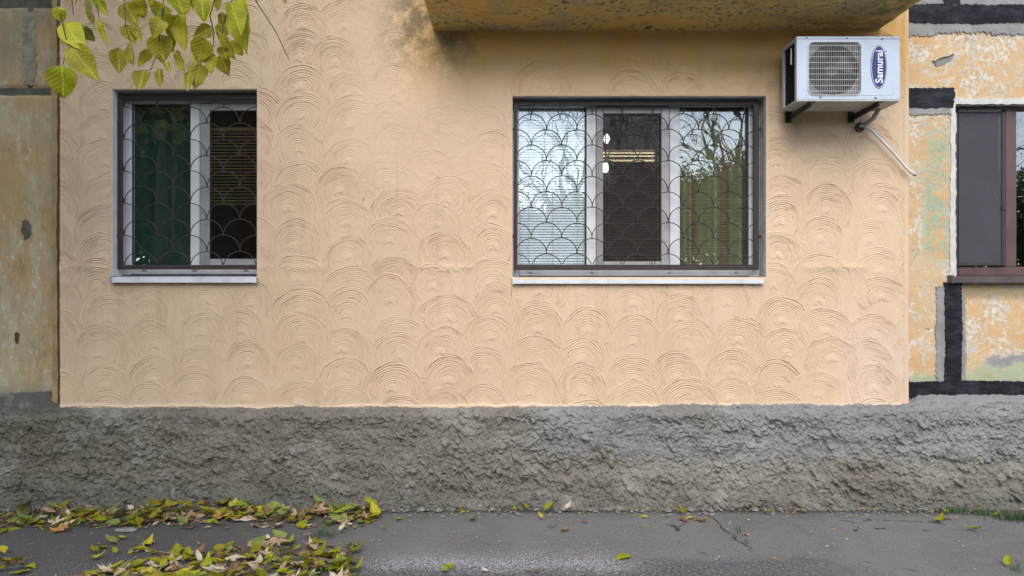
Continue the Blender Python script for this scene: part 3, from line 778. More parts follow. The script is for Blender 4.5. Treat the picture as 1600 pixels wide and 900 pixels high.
# plaster lapping on to the old wall at the bay's left corner
part('corner_strip', MB().prism_xz(ragged(PX(84.5, 0.05), PX(93, 0.05), ZB + 0.03, 4.6, 0.008, 0.03, 5), 0.022, T0 + 0.03), simple("stained_corner_plaster", (0.36, 0.235, 0.115), 0.85, 0.15, 9, bump=0.4, dirt=(0.20, 0.15, 0.08)), bld)
# knocked-out hole and rust mark on the left panel
def blob(cx, cz, rx, rz, seed, n=22, j=0.25):
    r = np.random.default_rng(seed)
    return [(cx + rx * math.cos(a) * (1 + j * r.uniform(-1, 1)), cz + rz * math.sin(a) * (1 + j * r.uniform(-1, 1))) for a in np.linspace(0, 2 * math.pi, n, endpoint=False)]
part('cement_patch', MB().prism_xz(blob(PX(41, T0), PZ(358, T0), 0.036, 0.072, 2), T0 - 0.006, T0 + 0.02), M['dark_mortar'], bld)
part('rust_stain', MB().prism_xz(blob(PX(27, T0), PZ(527, T0), 0.018, 0.05, 3, 16, 0.4), T0 - 0.005, T0 + 0.02), simple("rust", (0.10, 0.035, 0.015), 0.9, 0.3, 40, bump=0.4), bld)

# right: one painted panel with the brown window, tarred joints on grey mortar bands
W3 = (PX(1491.5, T0), 5.0, PZ(432, T0), PZ(161, T0))
panel_grid('wall_panel', XR - 0.02, 5.6, 0.78, 5.2, M['old_right'], holes=(W3,), amp=0.007)
def strip(px0, px1, py0, py1, mat, name, proud, amp, seed):
    o = ragged(PX(px0, T0), PX(px1, T0), PZ(py1, T0), PZ(py0, T0), amp, 0.009, seed)
    part(name, MB().prism_xz(o, T0 - proud, T0 + 0.03), mat, bld)
strip(1416, 1720, 28, 55, M['mortar'], 'mortar_strip', 0.009, 0.028, 11)
strip(1416, 1720, -8, 14, M['mortar'], 'mortar_strip', 0.010, 0.02, 12)
strip(1416, 1720, 7.5, 36, M['tar'], 'tar_strip', 0.016, 0.012, 13)
strip(1473, 1499, -70, 9, M['tar'], 'tar_strip', 0.013, 0.012, 14)
strip(1416, 1489, 138, 168, M['tar'], 'tar_strip', 0.016, 0.014, 15)
strip(1416, 1486, 150, 179, M['mortar'], 'mortar_strip', 0.009, 0.016, 16)
strip(1462, 1484, 447, 599, M['mortar'], 'mortar_strip', 0.009, 0.014, 17)
strip(1492, 1507, 455, 599, M['mortar'], 'mortar_strip', 0.010, 0.014, 18)
strip(1474, 1501, 441, 620, M['tar'], 'tar_strip', 0.017, 0.010, 19)
strip(1416, 1720, 597, 621, M['tar'], 'tar_strip', 0.014, 0.010, 20)
# broken-off flake with the grey showing and its shadowed lip
part('broken_patch', MB().prism_xz([(PX(a, T0), PZ(b, T0)) for a, b in ((1458, 96), (1466, 91), (1474, 88), (1480, 88), (1489, 83), (1488, 91), (1480, 97), (1470, 102), (1462, 104))], T0 - 0.007, T0 + 0.02), M['mortar'], bld)
part('plaster_flake', MB().prism_xz([(PX(a, T0), PZ(b, T0)) for a, b in ((1456, 95), (1464, 88), (1474, 85), (1482, 85), (1491, 79), (1489, 84), (1480, 89), (1474, 89.5), (1466, 92), (1458, 97))], T0 - 0.022, T0 + 0.02), M['old_right'], bld)
# white putty line round the brown window
part('putty_edge', MB().prism_xz(ragged(PX(1484, T0), PX(1492.5, T0), PZ(446, T0), PZ(162, T0), 0.010, 0.03, 23), T0 - 0.008, T0 + 0.12), M['putty'], bld)
part('putty_edge', MB().prism_xz(ragged(PX(1486, T0), 5.1, PZ(163, T0), PZ(154, T0), 0.010, 0.03, 24), T0 - 0.010, T0 + 0.12), M['putty'], bld)

# balcony slab and parapet overhead
bal = bld
def build_balcony():
    x0, x1, dep = BX0, BX1, 0.63
    xs = axis([x0, x1], 0.02); ys = axis([-dep, 0.03], 0.02)
    X, Y = np.meshgrid(xs, ys)
    e = np.minimum(np.minimum(X - x0, x1 - X), Y + dep)
    Z = SOF + 0.006 * fbm(X * 3, Y * 3, 4) + 0.02 * (1 - smooth(0, 0.03, e + 0.012 * perlin(X * 7, Y * 7)))
    sp = smooth(0.22, 0.34, fbm(X * 2.6 + 5, Y * 4 + 2, 4))
    Z = Z + 0.010 * sp
    idx = np.arange(X.size).reshape(X.shape)
    q = np.stack([idx[:-1, :-1], idx[1:, :-1], idx[1:, 1:], idx[:-1, 1:]], -1).reshape(-1, 4)
    link('balcony_soffit', fast_mesh('balcony_soffit', np.stack([X.ravel(), Y.ravel(), Z.ravel()], 1), q, M['soffit']), bld)
    part('balcony_slab', MB().box(x0, x1, -dep, 0.03, SOF + 0.024, SOF + 0.20, 0.008), M['soffit'], bld)
    part('balcony_parapet', MB().box(x0 + 0.02, x1 - 0.02, -dep + 0.02, -dep + 0.10, SOF + 0.2, SOF + 1.2, 0.006), M['old_left'], bld)
build_balcony()

# rooms behind the windows (plain shells with an open front)
def room(x0, x1, z0, z1, dep, mat, t0=0.32):
    mb = MB()
    w = 0.05
    mb.box(x0 - w, x0, t0, t0 + dep, z0 - w, z1 + w); mb.box(x1, x1 + w, t0, t0 + dep, z0 - w, z1 + w)
    mb.box(x0, x1, t0, t0 + dep, z0 - w, z0); mb.box(x0, x1, t0, t0 + dep, z1, z1 + w)
    mb.box(x0 - w, x1 + w, t0 + dep, t0 + dep + w, z0 - w, z1 + w)
    part('room', mb, mat, bld)
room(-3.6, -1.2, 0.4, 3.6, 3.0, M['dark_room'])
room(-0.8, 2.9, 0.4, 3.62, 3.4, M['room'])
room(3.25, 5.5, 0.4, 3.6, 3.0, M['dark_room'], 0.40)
# core of the wall round the openings, so nothing leaks in
mb = MB()
for a, b in ((-5.6, W1[0] - 0.12), (W1[1] + 0.12, W2[0] - 0.12), (W2[1] + 0.12, W3[0] - 0.004)):
    mb.box(a, b, 0.14, 0.31, 0.0, 5.1)
for w in (W1, W2):
    mb.box(w[0] - 0.12, w[1] + 0.12, 0.14, 0.31, 0.0, w[2] - 0.12); mb.box(w[0] - 0.12, w[1] + 0.12, 0.14, 0.31, w[3] + 0.12, 5.1)
mb.box(W3[0] - 0.004, 5.6, 0.14, 0.39, 0.0, W3[2] - 0.02); mb.box(W3[0] - 0.004, 5.6, 0.14, 0.39, W3[3] + 0.02, 5.1)
part('wall_core', mb, M['grey_reveal'], bld)

# ------------------------------------------------------------------ windows (parts of the building, with sub-parts)
TF = 0.15                                      # front of the white frames
def rect(px0, px1, py0, py1, t):
    return PX(px0, t), PX(px1, t), PZ(py1, t), PZ(py0, t)
def sub(name, par, mat, px0, px1, py0, py1, t, dep, b=0.004, lab=None):
    x0, x1, z0, z1 = rect(px0, px1, py0, py1, t)
    o = part(name, MB().box(x0, x1, t, t + dep, z0, z1, b), mat, par)
    if lab: o["label"] = lab
    return o
def window(name, w, t):
    o = link(name, MB().box(w[0] + 0.002, w[1] - 0.002, t + 0.055, t + 0.07, w[2] - 0.004, w[2] + 0.03).mesh(name, M['pvc']), bld)
    return o

# three-part window
win2 = window('window', W2, TF)
win2["label"] = "three-part white window with insect screen in the middle"
sub('frame', win2, M['pvc'], 786, 811, 150, 432.5, TF, 0.06)
sub('frame', win2, M['pvc'], 1170.5, 1187, 150, 432.5, TF, 0.06)
sub('frame', win2, M['pvc'], 811.2, 1170.3, 150, 166.5, TF + 0.001, 0.06)
sub('frame', win2, M['pvc'], 811.2, 1170.3, 416, 431, TF + 0.001, 0.06)
sub('mullion', win2, M['pvc'], 916.5, 931.5, 166.7, 415.8, TF + 0.002, 0.06)
sub('mullion', win2, M['pvc'], 1046.5, 1062.5, 166.7, 415.8, TF + 0.002, 0.06)
sub('seal', win2, M['seal'], 913.7, 916.3, 167, 415.5, TF + 0.02, 0.02, 0)
sub('seal', win2, M['seal'], 1166.5, 1170.3, 167, 415.5, TF + 0.02, 0.02, 0)
sub('seal', win2, M['seal'], 1062.7, 1166.4, 166.8, 170, TF + 0.02, 0.02, 0)
for a, b in ((811, 914), (931.6, 1046.4), (1062.6, 1167)):
    x0, x1, z0, z1 = rect(a, b, 166.7, 416, TF)
    part('pane', MB().box(x0, x1, TF + 0.030, TF + 0.036, z0, z1), M['glass'], win2)
sub('screen_frame', win2, M['net_frame'], 932, 942.5, 166, 416, TF - 0.016, 0.014)
sub('screen_frame', win2, M['net_frame_pale'], 1033.5, 1046, 166, 416, TF - 0.016, 0.014)
sub('screen_frame', win2, M['net_frame'], 942.7, 1033.3, 165, 177.5, TF - 0.016, 0.014)
sub('screen_frame', win2, M['net_frame_pale'], 942.7, 1033.3, 408.5, 416, TF - 0.016, 0.014)
x0, x1, z0, z1 = rect(942.6, 1033.4, 177.5, 408.5, TF)
part('insect_screen', MB().box(x0, x1, TF - 0.008, TF - 0.006, z0, z1), M['net_dark'], win2)
for px in (828, 925, 1046, 1150):
    sub('drain_cap', win2, M['net_frame_pale'], px - 3, px + 3, 425, 427.5, TF - 0.003, 0.01, 0.001)
# left window
win1 = window('window', W1, TF)
win1["label"] = "two-part white window with dark green pane and insect screen"
sub('frame', win1, M['pvc'], 180, 204.5, 143, 429.5, TF, 0.06)
sub('frame', win1, M['pvc'], 204.7, 413, 143, 161, TF + 0.001, 0.06)
sub('frame', win1, M['pvc'], 204.7, 413, 415, 428.5, TF + 0.001, 0.06)
sub('frame', win1, M['pvc'], 400.5, 414, 161.2, 414.8, TF + 0.001, 0.06)
sub('mullion', win1, M['pvc'], 297.5, 312, 161.2, 414.8, TF + 0.002, 0.06)
sub('seal', win1, M['seal'], 204.7, 207, 161.4, 414.6, TF + 0.02, 0.02, 0)
for a, b in ((204.6, 297.4), (312.2, 400.4)):
    x0, x1, z0, z1 = rect(a, b, 161.1, 415, TF)
    part('pane', MB().box(x0, x1, TF + 0.030, TF + 0.036, z0, z1), M['glass'], win1)
sub('screen_frame', win1, M['net_frame'], 312.5, 327.5, 162, 415, TF - 0.016, 0.014)
sub('screen_frame', win1, M['net_frame_pale'], 327.7, 402, 404.5, 414.5, TF - 0.016, 0.014)
sub('screen_frame', win1, M['net_frame'], 327.7, 402, 161, 173, TF - 0.016, 0.014)
x0, x1, z0, z1 = rect(327.6, 402, 173, 404.5, TF)
part('insect_screen', MB().box(x0, x1, TF - 0.008, TF - 0.006, z0, z1), m_net("black_insect_mesh", (0.018, 0.015, 0.012), 0.42), win1)
for px in (225, 304, 384):
    sub('drain_cap', win1, M['net_frame'], px - 4, px + 4, 421.5, 424, TF - 0.003, 0.01, 0.001)

def metal_sill(par, x0, x1, z, lip, proud, t1, mat, cap):
    """pressed sill: sloped top, turned-down lip, end caps"""
    prof = [(-proud, z - lip), (-proud, z), (t1, z + 0.012), (t1, z + 0.006), (-proud + 0.004, z - 0.006), (-proud + 0.006, z - lip)]
    n = len(prof); mb = MB()
    vs = [(x0, y, zz) for y, zz in prof] + [(x1, y, zz) for y, zz in prof]
    mb.add(vs, [tuple(range(n)), tuple(range(2 * n - 1, n - 1, -1))] + [(i, (i + 1) % n, (i + 1) % n + n, i + n) for i in range(n)])
    o = part('sill', mb, mat, par)
    part('sill_cap', MB().box(x0 - 0.004, x0 + 0.012, -proud - 0.003, -proud + 0.07, z - lip - 0.003, z + 0.012), cap, par)
    return o
metal_sill(win2, PX(801.5, -0.035), PX(1193.5, -0.035), PZ(436.5, -0.035), 0.033, 0.035, TF, M['sill'], M['sill'])
metal_sill(win1, PX(172.5, -0.045), PX(400.5, -0.045), PZ(433.5, -0.045), 0.040, 0.045, TF, M['sill'], M['net_frame_pale'])
part('sill_bed', MB().box(W2[0] + 0.003, W2[1] - 0.003, 0.02, TF - 0.002, W2[2] - 0.03, W2[2] - 0.017), M['grey_reveal'], win2)

# brown window on the right
win3 = link('window', MB().box(W3[0] + 0.003, 5.0, 0.175, 0.19, W3[2], W3[2] + 0.02).mesh('window', M['brown_pvc']), bld)
win3["label"] = "brown framed window with grey insect screen"
TB = 0.13
sub('frame', win3, M['brown_pvc'], 1492, 1700, 160, 172, TB, 0.06)
sub('frame', win3, M['brown_pvc'], 1488, 1498, 172.2, 430, TB, 0.06)
sub('frame', win3, M['brown_pvc'], 1498.2, 1700, 417, 430.5, TB, 0.06)
sub('mullion', win3, M['brown_pvc'], 1571, 1588.5, 172.2, 416.8, TB + 0.002, 0.06)
for a, b in ((1498, 1571), (1588.7, 1720)):
    x0, x1, z0, z1 = rect(a, b, 172, 417, TB)
    part('pane', MB().box(x0, x1, TB + 0.030, TB + 0.036, z0, z1), M['glass'], win3)
sub('screen_frame', win3, M['dark_brown'], 1493, 1497, 174, 415.5, TB - 0.018, 0.015)
sub('screen_frame', win3, M['dark_brown'], 1565.5, 1571.5, 174, 415.5, TB - 0.018, 0.015)
sub('screen_frame', win3, M['dark_brown'], 1497.2, 1565.3, 170, 176, TB - 0.018, 0.015)
sub('screen_frame', win3, M['dark_brown'], 1497.2, 1565.3, 410, 415.5, TB - 0.018, 0.015)
x0, x1, z0, z1 = rect(1497, 1565.5, 176, 410, TB)
part('insect_screen', MB().box(x0, x1, TB - 0.009, TB - 0.007, z0, z1), M['net_grey'], win3)
sub('inner_bead', win3, M['net_frame_pale'], 1500, 1503, 178, 408, TB + 0.006, 0.01)
sub('inner_bead', win3, M['net_frame_pale'], 1556, 1560, 178, 408, TB + 0.006, 0.01)
for px, py in ((1493.5, 322), (1569, 324)):
    sub('clip', win3, M['dark_brown'], px - 3, px + 3, py - 4, py + 4, TB - 0.026, 0.02, 0.003)
prof_t = TB
metal_sill(win3, PX(1488, 0.0), 5.1, PZ(432.5, 0.0), 0.046, 0.0, TB, M['brown_sill'], M['brown_sill'])

# ------------------------------------------------------------------ security grilles of fish-scale rods
def clip_arc(cx, cz, r, box, n=16):
    """pieces of an upper half circle inside the grille frame"""
    pts = [(cx + r * math.cos(a), cz + r * math.sin(a)) for a in np.linspace(math.pi, 0, 49)]
    segs = []; cur = []
    for p in pts:
        if box[0] - 1e-6 <= p[0] <= box[1] + 1e-6 and box[2] - 1e-6 <= p[1] <= box[3] + 1e-6: cur.append(p)
        else:
            if len(cur) > 2: segs.append(cur)
            cur = []
    if len(cur) > 2: segs.append(cur)
    return segs
def grille(label, outer, inner, apex, pitch, rowh, t, name='window_grille'):
    ox0, ox1, oz0, oz1 = rect(*outer, t); ix0, ix1, iz0, iz1 = rect(*inner, t)
    root = thing(name, label, 'window grille', ((ox0 + ox1) / 2, t, oz0))
    th = 0.022
    part('frame_bar', MB().box(ox0, ix0, t, t + th, oz0, oz1, 0.003), M['iron'], root)
    part('frame_bar', MB().box(ix1, ox1, t, t + th, oz0, oz1, 0.003), M['iron'], root)
    part('frame_bar', MB().box(ix0 - 0.002, ix1 + 0.002, t + 0.001, t + th, oz0, iz0, 0.003), M['iron'], root)
    part('frame_bar', MB().box(ix0 - 0.002, ix1 + 0.002, t + 0.001, t + th, iz1, oz1, 0.003), M['iron'], root)
    for (lx, lz) in ((ox0, oz0 + 0.25), (ox1, oz0 + 0.25), (ox0, oz1 - 0.25), (ox1, oz1 - 0.25)):
        s = -1 if lx == ox0 else 1
        part('wall_lug', MB().box(min(lx, lx + s * 0.02), max(lx, lx + s * 0.02), t + 0.004, t + 0.012, lz, lz + 0.03), M['iron'], root)
    s = (D + t) / F
    R = pitch * s / 2
    ax, az = PX(apex[0], t), PZ(apex[1], t)
    box = (ix0 - 0.003, ix1 + 0.003, iz0 - 0.003, iz1 + 0.003)
    full = None
    rr = random.Random(len(label))
    for row in range(-3, 14):
        czp = az - row * rowh * s - R * 1.0
        for col in range(-3, 12):
            cx = ax + (col + (0.5 if row % 2 else 0.0)) * pitch * s
            # oval correction so the foot of each arc meets the crown of the arc below
            segs = clip_arc(cx, czp, R, box)
            for sg in segs:
                if len(sg) == 49:
                    if full is None:
                        mb = MB(); mb.tube([((p[0] - cx), 0, (p[1] - czp)) for p in sg[::2]], 0.0040, 6)
                        full = mb.mesh('arc_rod', M['wire'], sm=True)
                    o = link('arc_rod', full, root)
                    o.location = Vector((cx + rr.gauss(0, 0.0015), t + 0.010, czp + rr.gauss(0, 0.002))) - root.location
                    o.rotation_euler = (0, rr.gauss(0, 0.02), 0)
                else:
                    mb = MB(); mb.tube([(p[0], t + 0.010, p[1]) for p in sg], 0.0040, 6)
                    part('arc_rod', mb, M['wire'], root, True)
    return root
grille('wide brown security grille of fish-scale rods over the three-part window', (803, 1186, 155.5, 422), (808.5, 1177.5, 164.5, 413.5), (830.2, 177.7), 47.6, 24.33, 0.075)
grille('narrow brown security grille of fish-scale rods over the left window beneath the leaves', (183.5, 402.5, 146, 421), (190.5, 400.5, 155, 414), (218.6, 191.8), 51.8, 25.1, 0.070)

# ------------------------------------------------------------------ blinds, curtains and lamps in the rooms
def blind(label, px0, px1, py0, py1, t, mat, tilt, pitch=0.0215, wid=0.024, cords=3):
    x0, x1, z0, z1 = rect(px0, px1, py0, py1, t)
    root = thing('window_blind', label, 'window blind', ((x0 + x1) / 2, t, z1))
    part('head_rail', MB().box(x0, x1, t - 0.012, t + 0.014, z1, z1 + 0.028, 0.002), mat, root)
    c, s = math.cos(tilt), math.sin(tilt)
    mb = MB(); hw = wid / 2
    hx = (x1 - x0) / 2
    prof = [(-hw, 0.0), (-hw * 0.35, 0.0018), (hw * 0.35, 0.0018), (hw, 0.0)]
    vs = []
    for X in (-hx, hx):
        vs += [(X, a * c - b * s, a * s + b * c) for a, b in prof]
    mb.add(vs, [(i, i + 1, i + 5, i + 4) for i in range(3)])
    me = mb.mesh('slat', mat, sm=True)
    n = int((z1 - z0) / pitch)
    rr = random.Random(n)
    for k in range(n):
        o = link('slat', me, root); o.location = (0, 0, -(k + 0.7) * pitch); o.rotation_euler = (rr.gauss(0, 0.03), rr.gauss(0, 0.0012), 0)
    part('bottom_rail', MB().box(x0, x1, t - 0.010, t + 0.010, z0 - 0.012, z0, 0.002), mat, root)
    for k in range(cords):
        x = x0 + (x1 - x0) * (k + 0.5) / cords
        part('cord', MB().tube([(x, t - 0.016, z1), (x, t - 0.016, z0)], 0.0016, 4), M['cord'], root)
    return root
TI = TF + 0.052
blind('white venetian blind nearly closed behind the left pane of the wide window', 806, 921, 166, 424, TI, M['white_slat'], math.radians(62))
blind('dim taupe venetian blind behind the insect screen of the wide window', 932, 1046, 168, 424, TI, M['brown_slat'], math.radians(22))
blind('open olive venetian blind over curtains behind the right pane of the wide window', 1058, 1176, 164, 424, TI, M['olive_slat'], math.radians(10), wid=0.014)
blind('half lowered tan venetian blind behind the screen of the left window', 305, 412, 205, 318, TI, M['tan_slat'], math.radians(35), pitch=0.026, wid=0.025, cords=2)

def curtain(label, px0, px1, py0, py1, t, strips, amp=0.025, wave=0.11, name='curtain'):
    x0, x1, z0, z1 = rect(px0, px1, py0, py1, t)
    root = thing(name, label, 'curtain', ((x0 + x1) / 2, t, z1))
    edges = [0.0]
    tot = sum(w for w, _ in strips)
    for w, m in strips: edges.append(edges[-1] + w / tot)
    for (w, m), a, b in zip(strips, edges[:-1], edges[1:]):
        n = max(4, int((b - a) * (x1 - x0) / 0.008))
        xs = np.linspace(x0 + a * (x1 - x0), x0 + b * (x1 - x0), n + 1); zs = np.linspace(z0, z1, 14)
        X, Z = np.meshgrid(xs, zs)
        Y = t + amp * np.sin(X / wave * 2 * math.pi + 0.8 * np.sin(X * 9)) * (0.6 + 0.4 * (z1 - Z) / (z1 - z0)) + 0.01 * perlin(X * 6, Z * 1.5)
        idx = np.arange(X.size).reshape(X.shape)
        q = np.stack([idx[:-1, :-1], idx[:-1, 1:], idx[1:, 1:], idx[1:, :-1]], -1).reshape(-1, 4)
        off = root.location
        link('cloth_width', fast_mesh('cloth_width', np.stack([X.ravel() - off.x, Y.ravel() - off.y, Z.ravel() - off.z], 1), q, m), root)
    return root
curtain('green curtain with russet widths behind the right pane of the wide window', 1050, 1182, 150, 440, TI + 0.06, [(1.6, M['green_cloth']), (0.9, M['red_cloth']), (2.4, M['green_cloth']), (1.0, M['red_cloth']), (1.6, M['green_cloth']), (1.2, M['green_cloth'])])
curtain('added dark green cloth tinting the left pane of the small window like mirrored trees', 190, 306, 150, 440, TI + 0.06, [(1, M['dgreen_cloth'])], 0.02, 0.16)  # added cloth, its colour stands in for the green tree reflection

def ceiling_lamp(label, x, y, z, kind):
    root = thing('room_lamp', label, 'lamp', (x, y, z))
    if kind == 'tube':
        part('housing', MB().box(x - 0.30, x + 0.30, y - 0.05, y + 0.05, z + 0.05, z + 0.09, 0.004), M['lamp_body'], root)
        for dz in (-0.05, -0.01, 0.03):
            part('tube', MB().tube([(x - 0.28, y, z + dz), (x + 0.28, y, z + dz)], 0.011, 10), M['lamp_dim'], root)
    else:
        pts = [(x, y, z - 0.05), (x, y, z - 0.035), (x, y, z), (x, y, z + 0.035), (x, y, z + 0.05)]
        part('bulb', MB().tube(pts, [0.010, 0.027, 0.036, 0.026, 0.012], 14), M['lamp'], root, True)
        part('stem', MB().tube([(x, y, z + 0.05), (x, y, 3.62)], 0.006, 6), M['lamp_body'], root)
    return root
yl = 1.6
ceiling_lamp('lit round bulb lower in the middle pane of the wide window', PX(946, yl), yl, PZ(262, yl), 'bulb')
ceiling_lamp('lit round bulb above the other, top left in the middle pane', PX(948, yl + .8), yl + .8, PZ(217, yl + .8), 'bulb')
ceiling_lamp('lit tube lamp glowing across the middle pane of the wide window', PX(980, yl + 0.3), yl + 0.3, PZ(243, yl + 0.3), 'tube')

# ------------------------------------------------------------------ air conditioner
AF, AB = -0.409, -0.12
ax0, ax1, az0, az1 = PX(1245, AF), PX(1406, AF), PZ(155, AF), PZ(57, AF)
ac = thing('air_conditioner', 'white outdoor air conditioner unit with blue oval badge on black wall brackets', 'air conditioner', ((ax0 + ax1) / 2, 0, az0 - 0.1))
sA = F / (D + AF)
gx, gz, gr = PX(1304.2, AF), PZ(107.1, AF), 0.194          # fan opening
def rrect(cx, cz, hw, hh, r, n=7):
    o = []
    for (sx, sz, a0) in ((1, 1, 0), (-1, 1, 90), (-1, -1, 180), (1, -1, 270)):
        for k in range(n):
            a = math.radians(a0 + 90 * k / (n - 1))
            o.append((cx + sx * (hw - r) + r * math.cos(a), cz + sz * (hh - r) + r * math.sin(a)))
    return o
# front plate with the square opening cut out
def plate_with_hole(x0, x1, z0, z1, hole, y0, y1):
    mb = MB(); pts = []
    for i in range(len(hole)):
        a, b = hole[i], hole[(i + 1) % len(hole)]
        m = max(1, int(math.hypot(b[0] - a[0], b[1] - a[1]) / 0.02))
        pts += [(a[0] + (b[0] - a[0]) * k / m, a[1] + (b[1] - a[1]) * k / m) for k in range(m)]
    hole = pts; n = len(hole)
    cx, cz = sum(p[0] for p in hole) / n, sum(p[1] for p in hole) / n
    outer = []; side = []
    for (x, z) in hole:
        dx, dz = x - cx, z - cz
        kx = ((x1 if dx > 0 else x0) - cx) / dx if abs(dx) > 1e-6 else 1e9
        kz = ((z1 if dz > 0 else z0) - cz) / dz if abs(dz) > 1e-6 else 1e9
        k = min(kx, kz); side.append(kx < kz)
        outer.append((cx + dx * k, cz + dz * k))
    vs = [(x, y0, z) for x, z in hole] + [(x, y0, z) for x, z in outer] + [(x, y1, z) for x, z in hole]
    fs = []
    for i in range(n):
        j = (i + 1) % n
        fs.append((i, j, n + j, n + i)); fs.append((i, 2 * n + i, 2 * n + j, j))
        if side[i] != side[j]:
            cxx = outer[i][0] if side[i] else outer[j][0]; czz = outer[j][1] if side[i] else outer[i][1]
            vs.append((cxx, y0, czz)); fs.append((n + i, n + j, len(vs) - 1))
    mb.add(vs, fs)
    return mb
hole = rrect(gx, gz, gr, gr, 0.045)
part('front_panel', plate_with_hole(ax0, ax1, az0 + 0.002, az1 - 0.020, hole, AF, AF + 0.03), M['ac_white'], ac)
mb = MB()
mb.box(ax1 - 0.012, ax1, AF + 0.001, AB, az0 + 0.002, az1 - 0.021)                          # right side
mb.box(ax0 + 0.001, ax0 + 0.010, AF + 0.002, AF + 0.04, az0 + 0.002, az1 - 0.021)          # left front return
mb.box(ax0 + 0.001, ax0 + 0.010, AB - 0.03, AB, az0 + 0.002, az1 - 0.021)
mb.box(ax0 + 0.012, ax1 - 0.013, AB - 0.012, AB, az0 + 0.002, az1 - 0.021)
part('casing', mb, M['ac_white'], ac)
part('lid', MB().box(ax0 - 0.003, ax1 + 0.003, AF - 0.004, AB + 0.004, az1 - 0.020, az1, 0.004), M['ac_white'], ac)
part('base_pan', MB().box(ax0 - 0.001, ax1 + 0.001, AF - 0.002, AB + 0.002, az0 - 0.018, az0 + 0.002, 0.004), M['ac_under'], ac)
# coil on the open left side
mb = MB()
for k in range(26):
    z = az0 + 0.02 + k * (az1 - az0 - 0.05) / 25
    mb.box(ax0 + 0.012, ax0 + 0.030, AF + 0.042, AB - 0.032, z - 0.002, z + 0.002)
part('coil', mb, M['fin'], ac); part('coil_core', MB().box(ax0 + 0.024, ax0 + 0.045, AF + 0.042, AB - 0.032, az0 + 0.004, az1 - 0.022), M['ac_dark'], ac)
part('side_rail', MB().box(ax0 - 0.002, ax0 + 0.006, AF + 0.11, AF + 0.118, az1 - 0.17, az1 - 0.05), M['ac_wire'], ac)
# fan shroud, blades, guard
mb = MB()
n = 40
ring = [(gx + (gr - 0.012) * math.cos(2 * math.pi * k / n), gz + (gr - 0.012) * math.sin(2 * math.pi * k / n)) for k in range(n)]
mb.add([(x, AF + 0.026, z) for x, z in ring] + [(x, AF + 0.10, z) for x, z in ring], [(k, (k + 1) % n, (k + 1) % n + n, k + n) for k in range(n)])
part('shroud', mb, M['ac_dark'], ac)
sq = MB()
for sx in (-1, 1):
    for sz in (-1, 1):
        tri = [(gx + sx * (gr + 0.002), gz + sz * (gr + 0.002))]
        for k in range(7):
            a = math.radians(90 * k / 6)
            tri.append((gx + sx * (gr - 0.008) * math.cos(a) * 1.0, gz + sz * (gr - 0.008) * math.sin(a)))
        sq.add([(x, AF + 0.027, z) for x, z in tri], [tuple(range(len(tri)))])
part('shroud_corner', sq, simple('shroud_grey', (0.16, 0.16, 0.155), 0.5, 0.35, 30, dirt=(0.34, 0.33, 0.30)), ac)
part('fan_back', MB().box(gx - gr, gx + gr, AF + 0.16, AF + 0.165, gz - gr, gz + gr), M['ac_dark'], ac)
mb = MB()
for k in range(60):
    x = gx - gr + (k + 0.5) * 2 * gr / 60
    mb.box(x - 0.0012, x + 0.0012, AF + 0.145, AF + 0.159, gz - gr, gz + gr)
part('rear_fins', mb, M['fin'], ac)
hub = part('fan_hub', MB().tube([(gx, AF + 0.05, gz), (gx, AF + 0.10, gz)], 0.045, 20), M['ac_dark'], ac)
for k in range(3):
    vs = []; a0 = k * 2 * math.pi / 3 + 0.4
    for i in range(6):
        r = 0.04 + i * 0.025
        for j in range(4):
            a = a0 + (j - 1.5) * 0.36 * (0.8 + 0.25 * i / 5)
            vs.append((gx + r * math.cos(a), AF + 0.075 + (j - 1.5) * 0.016, gz + r * math.sin(a)))
    fs = [(i * 4 + j, i * 4 + j + 1, (i + 1) * 4 + j + 1, (i + 1) * 4 + j) for i in range(5) for j in range(3)]
    part('fan_blade', MB().add(vs, fs), M['ac_dark'], ac, True)
guard = part('fan_guard', MB().tube([(x, AF - 0.003, z) for x, z in hole + hole[:1]], 0.0035, 6, False), M['ac_wire'], ac, True)
def inset(x):  # half height of the opening at x
    d = abs(x - gx)
    if d <= gr - 0.045: return gr
    q = d - (gr - 0.045); return gr - 0.045 + math.sqrt(max(0.0, 0.045 ** 2 - q * q))
for k in range(29):
    x = gx - gr + (k + 0.5) * 2 * gr / 29; h = inset(x)
    part('guard_wire', MB().tube([(x, AF + 0.004, gz - h), (x, AF - 0.008, gz - h + 0.01), (x, AF - 0.008, gz + h - 0.01), (x, AF + 0.004, gz + h)], 0.0010, 5), M['ac_wire'], guard)
for k in range(9):
    z = gz - gr + (k + 0.72) * 2 * gr / 9.4; h = inset(gx + (z - gz))
    part('guard_wire', MB().tube([(gx - h, AF + 0.003, z), (gx - h + 0.01, AF - 0.004, z), (gx + h - 0.01, AF - 0.004, z), (gx + h, AF + 0.003, z)], 0.0018, 5), M['ac_wire'], guard)
